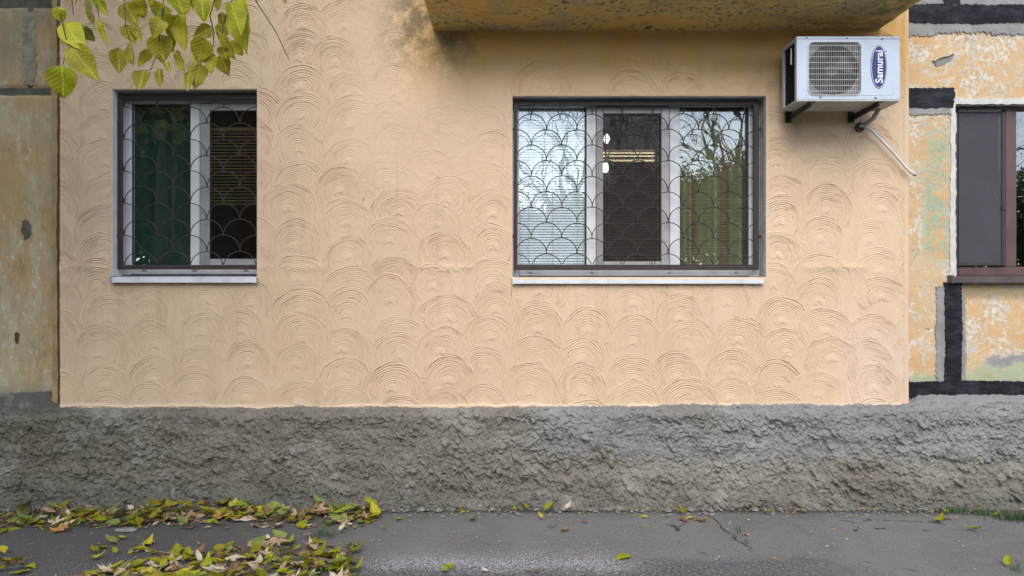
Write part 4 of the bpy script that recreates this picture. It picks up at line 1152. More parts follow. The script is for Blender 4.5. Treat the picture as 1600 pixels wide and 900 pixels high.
# badge
bx, bz = PX(1373, AF), PZ(104.5, AF)
def ellipse(cx, cz, a, b, n=48): return [(cx + a * math.cos(2 * math.pi * k / n), cz + b * math.sin(2 * math.pi * k / n)) for k in range(n)]
badge = part('badge', MB().prism_xz(ellipse(bx, bz, 0.0585, 0.1565), AF - 0.003, AF + 0.002), M['logo_blue'], ac)
part('badge_ring', MB().prism_xz(ellipse(bx, bz, 0.0545, 0.1520), AF - 0.0042, AF + 0.002), M['logo_white'], badge)
part('badge_field', MB().prism_xz(ellipse(bx, bz, 0.0515, 0.1485), AF - 0.0054, AF + 0.002), M['logo_blue'], badge)
cu = bpy.data.curves.new('lettering', 'FONT'); cu.body = 'Samurai'; cu.align_x = 'CENTER'; cu.align_y = 'CENTER'
cu.size = 0.074; cu.extrude = 0.0012; cu.offset = 0.0011; cu.resolution_u = 4
tmp = bpy.data.objects.new('lettering_source', cu); COL.objects.link(tmp)
bpy.context.view_layer.update()
tme = bpy.data.meshes.new_from_object(tmp.evaluated_get(bpy.context.evaluated_depsgraph_get()))
bpy.data.objects.remove(tmp); tme.name = 'lettering'
tme.materials.clear(); tme.materials.append(M['logo_white'])
xsz = [v.co.x for v in tme.vertices]; ysz = [v.co.y for v in tme.vertices]
wid = max(xsz) - min(xsz); cxm = (max(xsz) + min(xsz)) / 2; cym = (max(ysz) + min(ysz)) / 2
k = 0.236 / wid
tme.transform(Matrix.Scale(k, 4, Vector((1, 0, 0))) @ Matrix.Translation((-cxm, -cym, 0)))
lt = link('lettering', tme, badge)
# local x -> world z, local y -> world -x, local z -> world -y
rot = Matrix(((0, -1, 0), (0, 0, -1), (1, 0, 0)))
lt.rotation_euler = rot.to_euler()
lt.location = Vector((bx - 0.001, AF - 0.0065, bz)) - wloc(badge)
# pressed line, screws, dot
ln = [(PX(1346, AF), PZ(149, AF)), (PX(1388, AF), PZ(149, AF))] + [(PX(1388, AF) + 0.035 * math.sin(a), PZ(149, AF) + 0.035 * (1 - math.cos(a))) for a in np.linspace(0.2, math.pi / 2, 6)] + [(PX(1388, AF) + 0.035, PZ(70, AF))]
part('pressed_edge', MB().tube([(x, AF + 0.0005, z) for x, z in ln], 0.0028, 6), M['ac_white'], ac, True)
for px, py in ((1260, 59), (1323, 60), (1378, 61), (1282, 152), (1368, 153)):
    part('screw', MB().tube([(PX(px, AF), AF - 0.006, PZ(py, AF)), (PX(px, AF), AF + 0.004, PZ(py, AF))], 0.0055, 10), M['screw'], ac)
part('screw', MB().tube([(PX(1384, AF), AF - 0.003, PZ(80, AF)), (PX(1384, AF), AF + 0.003, PZ(80, AF))], 0.0045, 8), M['screw'], ac)
# brackets
for bxx in (2.165, 2.655):
    mb = MB()
    mb.box(bxx - 0.032, bxx + 0.012, -0.016, 0.006, 2.985, 3.20, 0.002)
    br = part('bracket', mb, M['bracket'], ac)
    arm = MB()
    prof = [(-0.016, 3.000), (-0.43, 3.010), (-0.43, az0 - 0.020), (-0.016, az0 - 0.020)]
    for (xa, xb) in ((bxx - 0.004, bxx + 0.002),):
        vs = [(xa, y, z) for y, z in prof] + [(xb, y, z) for y, z in prof]
        arm.add(vs, [(0, 1, 2, 3), (7, 6, 5, 4)] + [(i, i + 4, (i + 1) % 4 + 4, (i + 1) % 4) for i in range(4)])
    arm.box(bxx + 0.002, bxx + 0.034, -0.43, -0.016, az0 - 0.026, az0 - 0.0195, 0.001)
    part('arm', arm, M['bracket'], br)
    for zz in (3.005, 3.17):
        part('bolt', MB().tube([(bxx - 0.015, -0.026, zz), (bxx - 0.015, -0.012, zz)], 0.009, 6), M['screw'], br)
    part('foot_pad', MB().box(bxx - 0.01, bxx + 0.04, -0.42, -0.36, az0 - 0.0195, az0 - 0.0178), M['seal'], br)
# wrapped pipes into the wall and the drain hose
part('pipe', MB().tube([(2.76, -0.20, az0 - 0.005), (2.765, -0.19, 3.04), (2.76, -0.12, 2.99), (2.735, -0.05, 2.965), (2.72, 0.02, 2.955)], [0.016, 0.017, 0.017, 0.017, 0.016], 12), M['foam'], ac, True)
part('hole_collar', MB().tube([(2.712, -0.018, 2.95), (2.712, 0.01, 2.95)], 0.036, 16), M['ac_dark'], ac)
hs = [(2.70, -0.03, 2.955), (2.73, -0.045, 2.95), (2.79, -0.05, 2.91), (2.86, -0.05, 2.84), (2.96, -0.05, 2.735), (3.04, -0.05, 2.64), (3.085, -0.052, 2.595), (3.115, -0.055, 2.57)]
part('drain_hose', MB().tube(hs, 0.0105, 10), M['hose'], ac, True)
part('hose_mouth', MB().tube([hs[-1], (3.122, -0.056, 2.564)], 0.0108, 10), M['seal'], ac)

# ------------------------------------------------------------------ ground
def ground():
    o = link('ground', MB().box(-150, 150, -150, 60, -0.6, -0.06).mesh('ground', M['lawn'])); o["kind"] = "structure"
    xs = axis([-7.5, 7.5], 0.05); ys = axis([-7.5, 0.02], 0.03)
    X, Y = np.meshgrid(xs, ys)
    Z = 0.006 * fbm(X * 1.3, Y * 1.3, 4) - 0.006 * smooth(-1.04, -1.25, Y + 0.05 * perlin(X * 2, X * 0)) * (1 - smooth(1.5, 2.2, X)) * smooth(-1.4, -0.6, X)
    Z += -0.012 * smooth(-0.35, -0.12, Y)
    Z = np.where((X <= -7.45) | (X >= 7.45) | (Y <= -7.45), -0.08, Z)
    idx = np.arange(X.size).reshape(X.shape)
    q = np.stack([idx[:-1, :-1], idx[:-1, 1:], idx[1:, 1:], idx[1:, :-1]], -1).reshape(-1, 4)
    o = link('pavement', fast_mesh('pavement', np.stack([X.ravel(), Y.ravel(), Z.ravel()], 1), q, M['asphalt'])); o["kind"] = "structure"
ground()

# ------------------------------------------------------------------ leaves
def leaf_mesh(name, mat, L, W, fold, curl, kind='ovate', seed=0, stalk=True):
    """leaf along +y from its stalk at the origin, x across; small bulges and a toothed edge"""
    r = random.Random(seed)
    mb = MB(); nr = 9
    vs = []; fs = []
    if kind == 'ovate':
        for i in range(nr + 1):
            t = i / nr
            w = W * 0.5 * (math.sin(math.pi * t ** 0.72) ** 0.85) * (1 - 0.25 * t) * 1.12
            for j in range(-2, 3):
                e = j / 2
                ww = w * (1 + (0.05 * r.uniform(-1, 1) if abs(j) == 2 else 0))
                x = e * ww
                z = abs(e) * w * fold + curl * 0.6 * L * (t - 0.35) ** 2 + 0.03 * L * r.uniform(-1, 1) * abs(e) + 0.03 * W * math.sin(t * 9 + j)
                y = L * t + (0.02 * L * r.uniform(-1, 1) if abs(j) == 2 else 0)
                vs.append((x, y, z))
        for i in range(nr):
            for j in range(4):
                a = i * 5 + j
                fs.append((a, a + 1, a + 6, a + 5))
        mb.add(vs, fs)
    else:      # lobed, maple-like
        lob = []
        for k in range(5):
            a = math.radians(-118 + 59 * k); rr_ = L * (0.52 if k in (0, 4) else 0.60 if k != 2 else 0.68) * r.uniform(0.9, 1.1)
            lob.append((a - 0.40, rr_ * 0.50)); lob.append((a - 0.16, rr_ * 0.74)); lob.append((a - 0.10, rr_ * 0.70)); lob.append((a, rr_)); lob.append((a + 0.10, rr_ * 0.70)); lob.append((a + 0.17, rr_ * 0.76)); lob.append((a + 0.40, rr_ * 0.48))
        c0 = (0, L * 0.32, 0)
        vs = [c0]
        for a, rr_ in lob:
            x = rr_ * math.sin(a); y = L * 0.32 + rr_ * math.cos(a)
            z = curl * (x * x + 0.4 * (y - c0[1]) ** 2) / L * 0.7 + r.uniform(-0.05, 0.06) * L
            vs.append((x * W / L * 1.1, y, z))
        n = len(lob)
        fs = [(0, k + 1, k + 2) for k in range(n - 1)]
        mb.add(vs, fs)
    if stalk:
        mb.tube([(0, 0.004, 0.001), (0.004, -L * 0.16, 0.004), (0.0, -L * 0.34, 0.010)], 0.0012, 3, False, m=1)
    me = mb.mesh(name, [mat, M['stalk']], sm=True)
    return me
M['stalk'] = simple("leaf_stalk", (0.30, 0.27, 0.10), 0.6, 0.1, 20)
LC = {
    'lime': m_leaf("lime_leaf", (0.22, 0.225, 0.008), (0.34, 0.335, 0.018), 0.25),
    'green': m_leaf("green_leaf", (0.13, 0.165, 0.035), (0.225, 0.26, 0.065), 0.2),
    'olive': m_leaf("olive_leaf", (0.165, 0.145, 0.006), (0.26, 0.225, 0.012), 0.22),
    'yellow': m_leaf("yellow_leaf", (0.42, 0.34, 0.025), (0.50, 0.41, 0.05), 0.25),
    'tan': m_leaf("dry_tan_leaf", (0.33, 0.20, 0.115), (0.44, 0.31, 0.21), 0.1, (0.20, 0.11, 0.06), 1.1),
    'pale': m_leaf("pale_dry_leaf", (0.48, 0.375, 0.26), (0.56, 0.47, 0.35), 0.1, (0.34, 0.24, 0.15), 1.1),
    'brown': m_leaf("brown_leaf", (0.17, 0.085, 0.045), (0.27, 0.14, 0.075), 0.1, (0.08, 0.04, 0.025), 1.1),
    'orange': m_leaf("orange_leaf", (0.40, 0.19, 0.05), (0.48, 0.26, 0.08), 0.15, (0.18, 0.08, 0.03), 1.1),
}
LM = {}
for cname, mat in LC.items():
    if cname in ('lime', 'green', 'olive', 'yellow'):
        LM[cname] = [leaf_mesh('fallen_leaf', mat, 0.118, 0.066, f, c, 'ovate', s) for s, (f, c) in enumerate(((0.25, 0.5), (0.5, 1.0), (0.12, -0.7), (0.35, 1.8), (0.7, 0.3)))]
    else:
        LM[cname] = [leaf_mesh('fallen_leaf', mat, 0.125, 0.115, 0, c, 'lobed', s + 20) for s, c in enumerate((0.6, 1.4, -0.8, 1.0))] + [leaf_mesh('fallen_leaf', mat, 0.095, 0.055, 0.5, 1.4, 'ovate', 9)]
lr = random.Random(21)
CW = {'lime': 'lime green', 'green': 'green', 'olive': 'olive', 'yellow': 'yellow', 'tan': 'dry tan', 'pale': 'pale dry', 'brown': 'brown', 'orange': 'orange brown'}
def put_leaf(x, y, z, col, label, group=None, scale=1.0, tilt=0.35, yaw=None, var=None):
    me = LM[col][var if var is not None else lr.randrange(len(LM[col]))]
    o = link('fallen_leaf', me)
    o.location = (x, y, z); s = scale * lr.uniform(0.75, 1.15); o.scale = (s, s, s)
    o.rotation_euler = (lr.gauss(0, tilt), lr.gauss(0, tilt), lr.uniform(0, 6.283) if yaw is None else yaw)
    tag(o, label, 'leaf', group)
    return o
def pick(ws):
    t = lr.uniform(0, sum(w for _, w in ws))
    for c, w in ws:
        t -= w
        if t <= 0: return c
    return ws[-1][0]
MIX_A = [('lime', 17), ('olive', 24), ('green', 32), ('yellow', 6), ('tan', 10), ('pale', 6), ('orange', 6), ('brown', 8)]
MIX_B = [('lime', 17), ('olive', 22), ('green', 27), ('yellow', 7), ('pale', 13), ('tan', 11), ('brown', 8)]
count = 0
# heap along the plinth
def spot_name(px):
    for lim, nm in ((40, 'at the picture edge'), (92, 'below the old panel'), (175, 'left of the small window'), (240, 'below the left window edge'), (310, 'below the dark pane'), (405, 'below the screened pane'), (470, 'right of the small window'), (530, 'nearing the heap end'), (999, 'at the heap end')):
        if px < lim: return nm
for k in range(140):
    u = lr.random()
    px = lr.uniform(-30, 425) if u < 0.74 else lr.uniform(425, 592)
    lo, hi = (797, 832) if px < 230 else (796, 824) if px < 430 else (797, 826)
    if px < 150: hi = 840
    py = lr.triangular(lo, hi, lo + 10)
    x, y = GR(px, py); c = pick(MIX_A)
    y = min(y, -0.135)
    z = 0.014 + (0.065 * math.exp(-((y + 0.22) / 0.12) ** 2)) * lr.random()
    row = 'against the plinth' if py < 806 else 'in the middle' if py < 816 else 'on the front rim'
    put_leaf(x, y, z, c, f"{CW[c]} leaf {row} of the long heap, {spot_name(px)}", 'leaves heaped along the plinth', 1.05, 0.22)
# heap at the lower edge of the picture
def drift_name(px):
    for lim, nm in ((190, 'its left tip'), (250, 'its left part'), (310, 'left of its middle'), (370, 'its middle'), (430, 'right of its middle'), (490, 'its right part'), (999, 'its right end')):
        if px < lim: return nm
for k in range(116):
    t = lr.random()
    px = 130 + 420 * t ** 0.8
    top = 893 - 60 * max(0, min(1, (px - 150) / 330)) if px < 480 else 830 + (px - 480) * 0.45
    py = lr.uniform(top, 925)
    x, y = GR(px, py); c = pick(MIX_B)
    z = 0.012 + 0.05 * lr.random() * max(0.2, min(1, (py - top) / 50))
    row = 'on the upper rim' if py < top + 14 else 'inside' if py < 892 else 'at the picture bottom'
    put_leaf(x, y, z, c, f"{CW[c]} leaf {row} of the front leaf drift, {drift_name(px)}", 'leaves in the front drift', 1.0, 0.22)
for px, py, c, w in ((8, 868, 'yellow', 'topmost'), (15, 880, 'olive', 'second from the top'), (40, 878, 'olive', 'upper right'), (42, 886, 'lime', 'bright right hand'), (8, 892, 'olive', 'lower left'), (20, 889, 'tan', 'dry middle'), (48, 895, 'lime', 'bottom right'), (30, 884, 'green', 'green middle')):
    x, y = GR(px, py); put_leaf(x, y, 0.015, c, f"{w} {CW[c]} leaf of the small cluster in the bottom left corner", 'leaves in the corner cluster', 1.0, 0.25)
single = [
    (852, 800, 'lime', 'lime green leaf leaning on the foot of the plinth right of the middle', 1.0), (985, 870, 'lime', 'bright lime leaf alone on the dark asphalt in front', 1.05),
    (1070, 806, 'olive', 'olive leaf in the little leaf clump below the right part of the wide window', 0.9), (1082, 810, 'yellow', 'yellow leaf in the little leaf clump below the right part of the wide window', 0.8),
    (1060, 812, 'brown', 'brown leaf in the little leaf clump below the right part of the wide window', 0.8), (1095, 812, 'brown', 'curled brown leaf at the right end of the little leaf clump', 0.8),
    (918, 818, 'brown', 'curled dark brown leaf on the asphalt beside the flat brown one', 0.6), (888, 828, 'brown', 'flat reddish brown leaf alone on the asphalt', 0.75),
    (1197, 801, 'lime', 'small lime leaf at the plinth right of the crack', 0.7), (1256, 799, 'yellow', 'yellowish leaf at the plinth beneath the air conditioner', 0.8),
    (1240, 804, 'brown', 'small brown leaf beside the yellowish one at the plinth', 0.6), (1462, 818, 'olive', 'olive leaf on the asphalt before the right grass patch', 0.8),
    (1512, 828, 'lime', 'lime leaf lying flat at the right edge of the asphalt', 0.85), (1420, 803, 'pale', 'pale dry leaf at the plinth left of the right grass patch', 0.55),
    (1556, 809, 'lime', 'lime leaf lying in the grass patch at the right', 0.8), (1575, 888, 'lime', 'green leaf standing up at the bottom right corner', 0.9),
    (1478, 800, 'yellow', 'small yellow leaf in the grass at the right foot of the plinth', 0.6), (1520, 798, 'orange', 'small orange leaf in the grass at the right foot of the plinth', 0.5), (1488, 812, 'orange', 'small orange leaf at the front of the right grass patch', 0.5),
    (742, 812, 'green', 'green leaf on the asphalt under the middle of the wall', 0.85), (713, 796, 'yellow', 'yellow leaf at the foot of the plinth left of the middle', 0.8), (768, 800, 'pale', 'pale dry leaf at the foot of the plinth near the middle', 0.5),
    (719, 803, 'yellow', 'tiny yellow leaf next to the yellow leaf at the plinth', 0.4), (625, 811, 'lime', 'lime leaf just right of the long leaf heap', 0.8),
    (706, 892, 'lime', 'lime leaf at the bottom edge left of the middle', 0.9), (700, 897, 'green', 'green leaf under the lime leaf at the bottom edge', 0.9), (762, 897, 'pale', 'pale leaf at the bottom edge near the middle', 0.7),
    (298, 861, 'lime', 'lime leaf lying alone between the two heaps', 0.8), (312, 853, 'tan', 'tiny tan leaf above the lone lime leaf between the heaps', 0.35), (226, 848, 'tan', 'large dry tan lobed leaf between the two heaps', 1.0),
    (208, 862, 'lime', 'long lime leaf touching the large tan lobed leaf', 1.0), (226, 856, 'yellow', 'yellow green leaf on top of the large tan lobed leaf', 0.7), (182, 852, 'green', 'green leaf of the trio left of the tan lobed leaf', 1.0), (168, 858, 'olive', 'olive leaf of the trio left of the tan lobed leaf', 0.9),
    (195, 844, 'lime', 'lime leaf of the trio left of the tan lobed leaf', 0.8), (152, 866, 'olive', 'olive leaf below the trio of green leaves', 0.8), (142, 876, 'lime', 'narrow lime leaf below the trio of green leaves', 0.8), (182, 868, 'lime', 'small lime leaf standing between heap and trio', 0.6),
    (242, 877, 'lime', 'large lime leaf at the left tip of the front drift', 1.1), (210, 881, 'pale', 'small pale dry leaf at the left tip of the front drift', 0.6), (408, 827, 'tan', 'dry tan maple leaf alone on the asphalt between the heaps', 1.0), (417, 846, 'pale', 'pale curled dry leaf below the tan maple leaf', 0.7),
    (530, 834, 'pale', 'large pale dry leaf standing at the right end of the front drift', 0.95), (534, 872, 'lime', 'round lime leaf at the right end of the front drift', 0.95), (552, 853, 'olive', 'olive leaf right of the front drift by the grass tuft', 0.7), (543, 856, 'green', 'green leaf under the olive leaf right of the front drift', 0.7),
    (375, 797, 'olive', 'big olive leaf standing against the plinth in the long heap', 1.0), (380, 806, 'tan', 'tan maple leaf standing against the plinth in the long heap', 0.95), (572, 800, 'lime', 'lime leaf standing at the right end of the long heap', 0.9), (575, 820, 'olive', 'olive leaf with long stalk at the right end of the long heap', 0.8),
    (172, 803, 'tan', 'tan lobed leaf lying on the long heap near its left third', 0.95), (213, 808, 'orange', 'orange lobed leaf on the long heap right of the tan one', 0.8), (242, 801, 'pale', 'pale torn leaf against the plinth above the plastic scrap', 0.8),
    (276, 807, 'tan', 'tan lobed leaf in the long heap below the dark window pane', 0.95), (297, 801, 'brown', 'brown leaf against the plinth below the dark window pane', 0.8), (330, 811, 'orange', 'orange leaf on the front rim of the long heap', 0.85), (262, 812, 'pale', 'pale leaf on the front rim of the long heap', 0.7),
    (1145, 840, 'lime', 'tiny lime leaf in the weeds of the asphalt crack', 0.4), (1162, 836, 'yellow', 'tiny yellow leaf in the weeds of the asphalt crack', 0.4), (1012, 810, 'yellow', 'small yellow leaf by the plinth left of the little clump', 0.5), (825, 798, 'olive', 'small olive leaf upright at the plinth below the window corner', 0.6), (805, 800, 'lime', 'small lime leaf flat at the plinth below the window corner', 0.5), (848, 813, 'yellow', 'tiny yellow leaf on the asphalt below the leaning lime leaf', 0.4), (884, 800, 'pale', 'pale curled leaf at the plinth beside the leaning lime leaf', 0.75), (836, 897, 'brown', 'small brown leaf at the bottom edge of the asphalt', 0.5), (566, 874, 'pale', 'tiny pale leaf on bare asphalt right of the drift', 0.35),
]
for px, py, c, lab, sc in single:
    x, y = GR(px, py); y = min(y, -0.14)
    up = 'standing' in lab or 'leaning' in lab or 'upright' in lab
    o = put_leaf(x, y, 0.012, c, lab, None, sc, 0.12, None, 4 if (sc < 0.8 and c in ('pale', 'tan', 'brown', 'orange')) else None)
    if up: o.rotation_euler = (math.radians(lr.uniform(28, 46)), lr.gauss(0, 0.3), lr.choice((-1, 1)) * lr.uniform(0.7, 1.2)); o.location.z = 0.02

# uncountable small stuff: leaf crumbs, pebbles, twigs, grass, under-litter of the heaps
def stuff(name, mb, mats):
    o = link(name, mb.mesh(name, mats)); o["kind"] = "stuff"; return o
mb = MB()
cm = [LC['tan'], LC['pale'], LC['brown'], LC['olive'], LC['lime'], LC['orange']]
def crumb(x, y, s, m):
    a = lr.uniform(0, 6.28); ca, sa = math.cos(a), math.sin(a)
    pts = [(-1, -0.4), (0.2, -0.55), (1, 0.1), (0.1, 0.5)]
    z0 = 0.008 + lr.uniform(0, 0.004)
    mb.add([(x + s * (u * ca - v * sa), y + s * (u * sa + v * ca), z0 + lr.uniform(0, 0.5) * s) for u, v in pts], [(0, 1, 2, 3)], m)
for k in range(420):
    px, py = lr.uniform(-40, 1640), 797 + 118 * lr.random() ** 1.4
    x, y = GR(px, py); crumb(x, min(y, -0.13), lr.uniform(0.004, 0.013), lr.randrange(6) if lr.random() < 0.6 else lr.choice((0, 1)))
for k in range(420):
    px = lr.uniform(600, 1480); x, y = GR(px, 797 + 14 * lr.random() ** 2); crumb(x, min(y, -0.125), lr.uniform(0.005, 0.016), lr.randrange(6))
for k in range(420):      # bits under and between the heaped leaves
    if k % 2: px, py = lr.uniform(-30, 600), lr.uniform(797, 828)
    else: px, py = lr.uniform(200, 550), lr.uniform(862, 920)
    x, y = GR(px, py); crumb(x, min(y, -0.13), lr.uniform(0.012, 0.035), lr.choice((0, 1, 2, 3, 3, 4, 4)))
def litter_leaf(x, y, z, L, m):
    a = lr.uniform(0, 6.28); e = Euler((lr.gauss(0, .35), lr.gauss(0, .35), a)).to_matrix(); W = L * lr.uniform(0.42, 0.62); f = lr.uniform(0, .5)
    loc = [(0, 0, 0), (-W * .42, L * .25, W * f * .4), (W * .42, L * .25, W * f * .4), (0, L * .3, 0), (-W * .40, L * .6, W * f * .4), (W * .40, L * .6, W * f * .4), (0, L * .62, 0), (0, L, 0.1 * L)]
    p = Vector((x, y, z))
    mb.add([p + e @ Vector(q) for q in loc], [(0, 3, 1), (0, 2, 3), (1, 3, 6, 4), (3, 2, 5, 6), (4, 6, 7), (6, 5, 7)], m)
for k in range(620):
    if k % 2:
        px = lr.uniform(-30, 425) if lr.random() < .75 else lr.uniform(425, 590); py = lr.triangular(796, 838 if px < 150 else 824, 803)
    else:
        px = 130 + 420 * lr.random() ** 0.8; top = 897 - 60 * max(0, min(1, (px - 150) / 330)) if px < 480 else 834 + (px - 480) * 0.45; py = lr.uniform(top, 930)
    x, y = GR(px, py); litter_leaf(x, min(y, -0.13), 0.012 + 0.02 * lr.random(), lr.uniform(0.05, 0.11), lr.choice((0, 0, 1, 2, 2, 3, 3, 3, 4, 6, 6)))
stuff('leaf_litter', mb, cm + [LC['green']])
mb = MB()
def pebble(x, y, s):
    ph = [0, 60, 120, 180, 240, 300]
    vs = [(x + s * math.cos(math.radians(a)) * lr.uniform(0.7, 1.1), y + s * math.sin(math.radians(a)) * lr.uniform(0.7, 1.1), 0.0) for a in ph]
    vs += [(x + s * 0.6 * math.cos(math.radians(a + 20)) * lr.uniform(0.7, 1.1), y + s * 0.6 * math.sin(math.radians(a + 20)), s * lr.uniform(0.5, 0.8)) for a in ph]
    mb.add(vs, [(i, (i + 1) % 6, (i + 1) % 6 + 6, i + 6) for i in range(6)] + [(6, 7, 8, 9, 10, 11)])
for k in range(620):
    px = lr.uniform(-20, 1620); x, y = GR(px, 796 + 10 * lr.random() ** 2); pebble(x, min(y, -0.115), min(0.034, 0.007 * math.exp(lr.gauss(0, 0.55))))
for k in range(220):
    x, y = GR(lr.uniform(-20, 1620), 797 + 118 * lr.random()); pebble(x, y, lr.uniform(0.002, 0.006))
for px, py, s in ((658, 797, 0.035), (686, 798, 0.028), (616, 832, 0.010), (592, 845, 0.010), (1140, 818, 0.014), (1075, 803, 0.014), (880, 796, 0.03), (1180, 797, 0.03)):
    x, y = GR(px, py); pebble(x, min(y, -0.12), s)
stuff('pebbles', mb, M['stone'])
mb = MB()
for k in range(150):
    x, y = GR(lr.uniform(-20, 1620), 798 + 115 * lr.random()); a = lr.uniform(0, 6.28); L = lr.uniform(0.015, 0.07); y = min(y, -0.13)
    mb.tube([(x, y, 0.008), (x + L * .5 * math.cos(a), y + L * .5 * math.sin(a) , 0.011), (x + L * math.cos(a + 0.3), min(-0.12, y + L * math.sin(a + 0.3)), 0.008)], 0.0012, 3, False)
stuff('fallen_twigs', mb, [M['stalk']])
def grass_patch(spots, label):
    mb = MB()
    for (px, py, spread, n, h) in spots:
        cx, cy = GR(px, py); cy = min(cy, -0.15)
        for k in range(n):
            x = cx + lr.gauss(0, spread); y = min(cy + lr.gauss(0, 0.03), -0.12)
            a = lr.uniform(0, 6.28); hh = h * lr.uniform(0.4, 1.1); w = 0.0022; le = hh * lr.uniform(0.2, 0.9)
            dx, dy = math.cos(a), math.sin(a)
            mb.add([(x - dy * w, y + dx * w, 0.0), (x + dy * w, y - dx * w, 0.0), (x + dx * le * .4 + dy * w * .7, y + dy * le * .4 - dx * w * .7, hh * .65), (x + dx * le * .4 - dy * w * .7, y + dy * le * .4 + dx * w * .7, hh * .65), (x + dx * le, y + dy * le, hh)], [(0, 1, 2, 3), (3, 2, 4)])
    stuff('grass', mb, M['grass'])
grass_patch([(1490, 800, 0.07, 130, 0.05), (1540, 803, 0.09, 160, 0.055), (1595, 812, 0.10, 260, 0.07), (1640, 815, 0.12, 260, 0.07), (1590, 893, 0.02, 24, 0.07)], '')
grass_patch([(570, 799, 0.07, 90, 0.06), (390, 797, 0.05, 40, 0.05), (210, 798, 0.12, 70, 0.05), (505, 838, 0.045, 70, 0.07), (475, 882, 0.05, 50, 0.05), (1157, 832, 0.012, 16, 0.05), (1165, 848, 0.012, 12, 0.03), (498, 893, 0.05, 60, 0.05)], '')
# flat bits: clouded plastic scrap and an oily spot's dry leaf print
x, y = GR(198, 829)
def scrap():
    mb = MB(); r = random.Random(4); n = 18
    ring = [(x + 0.085 * math.cos(2 * math.pi * k / n) * r.uniform(0.8, 1.1), y + 0.045 * math.sin(2 * math.pi * k / n) * r.uniform(0.8, 1.15)) for k in range(n)]
    vs = [(x, y, 0.016)] + [(x + (a - x) * .55, y + (b - y) * .55, 0.013 + r.uniform(0, 0.004)) for a, b in ring] + [(a, b, 0.009 + r.uniform(0, 0.003)) for a, b in ring] + [(a, b, 0.004) for a, b in ring]
    fs = [(0, 1 + k, 1 + (k + 1) % n) for k in range(n)]
    for lv in (0, 1):
        fs += [(1 + lv * n + k, 1 + lv * n + (k + 1) % n, 1 + (lv + 1) * n + (k + 1) % n, 1 + (lv + 1) * n + k) for k in range(n)]
    mb.add(vs, fs)
    tag(link('plastic_scrap', mb.mesh('plastic_scrap', M['film'], sm=True)), 'flattened clouded plastic scrap on asphalt beside the long leaf heap', 'litter')
scrap()

# ------------------------------------------------------------------ trees
def branch_tree(mb, p, d, L, r, depth, rng, tips, droop=0.0, spread=0.6, nseg=3):
    pts = [p]; rs = [r]; dd = d.copy()
    for i in range(nseg):
        dd = (dd + Vector((rng.gauss(0, .16), rng.gauss(0, .16), rng.gauss(0, .10) - droop))).normalized()
        pts.append(pts[-1] + dd * (L / nseg)); rs.append(r * (1 - 0.45 * (i + 1) / nseg))
    mb.tube(pts, rs, 6 if r > 0.02 else 4, False)
    tips.append((pts[-1], dd))
    if depth <= 0: return
    n = 3 if depth > 1 else 4
    for k in range(n):
        i = rng.choice((nseg, nseg, nseg - 1)); q = pts[i]
        nd = (dd + Vector((rng.uniform(-1, 1), rng.uniform(-1, 1), rng.uniform(-0.5, 0.8))) * spread).normalized()
        branch_tree(mb, q, nd, L * rng.uniform(0.6, 0.82), rs[i] * 0.68, depth - 1, rng, tips, droop, spread, nseg)
def make_tree(name, label, loc, H, seed, leaf_n, leaf_s, mat, group=None, depth=4, bare=False, rad=1.2, thin=0.5):
    rng = random.Random(seed)
    root = thing(name, label, 'tree', loc, group)
    mb = MB(); tips = []
    tr = H * (0.013 if bare else 0.022)
    trunk = [Vector((0, 0, -0.2))]
    for k in range(5): trunk.append(Vector((rng.gauss(0, .08), rng.gauss(0, .08), H * 0.35 * (k + 1) / 5)))
    mb.tube(trunk, [tr * (1.25 - 0.1 * k) for k in range(6)], 10)
    link('trunk', mb.mesh('trunk', M['bark'], sm=True), root)
    mb = MB()
    for k in range(5):
        a = k * 6.28 / 5 + rng.uniform(-.4, .4)
        branch_tree(mb, trunk[-1 - (k % 2)], Vector((math.cos(a) * .8, math.sin(a) * .8, rng.uniform(.5, 1.2))).normalized(), H * 0.24, tr * 0.55, depth, rng, tips)
    branch_tree(mb, trunk[-1], Vector((0, 0, 1)), H * 0.25, tr * 0.7, depth, rng, tips)
    link('branches', mb.mesh('branches', M['bark'], sm=True), root)
    if not bare:
        g = np.random.default_rng(seed)
        tp = np.array([t[0][:] for t in tips])
        c = tp[g.integers(0, len(tp), leaf_n)] + g.normal(0, rad * 0.28, (leaf_n, 3))
        n = g.normal(0, 1, (leaf_n, 3)); n /= np.linalg.norm(n, axis=1)[:, None]
        u = np.cross(n, g.normal(0, 1, (leaf_n, 3))); u /= np.linalg.norm(u, axis=1)[:, None]
        v = np.cross(n, u); s = (leaf_s * g.uniform(0.6, 1.3, leaf_n))[:, None]
        co = np.stack([c - u * s * .5, c - v * s * .32, c + u * s * .5, c + v * s * .32], 1).reshape(-1, 3)
        o = link('crown', fast_mesh('crown', co, np.arange(leaf_n * 4).reshape(-1, 4), mat, False), root); o["kind"] = "stuff"
    return root
M['fol_dark'] = m_foliage("dark_green_foliage", (0.018, 0.045, 0.014), (0.035, 0.07, 0.02))
M['fol_green'] = m_foliage("green_foliage", (0.05, 0.09, 0.02), (0.09, 0.12, 0.03))
M['fol_yellow'] = m_foliage("yellowing_foliage", (0.18, 0.18, 0.03), (0.26, 0.24, 0.05))
def copy_tree(o, loc, rz, s, label, group):
    c = o.copy(); COL.objects.link(c); c.location = loc; c.rotation_euler = (0, 0, rz); c.scale = (s, s, s); c['label'] = label; c['group'] = group
    for ch in o.children:
        d = ch.copy(); COL.objects.link(d); d.parent = c
    return c
G = 'trees across the yard, mirrored in the windows'
tA = make_tree('leafy_tree', 'dense dark green tree across the yard, mirrored in the left window', (-8.5, -13, -0.06), 9.5, 31, 15000, 0.32, M['fol_dark'], G, rad=1.9)
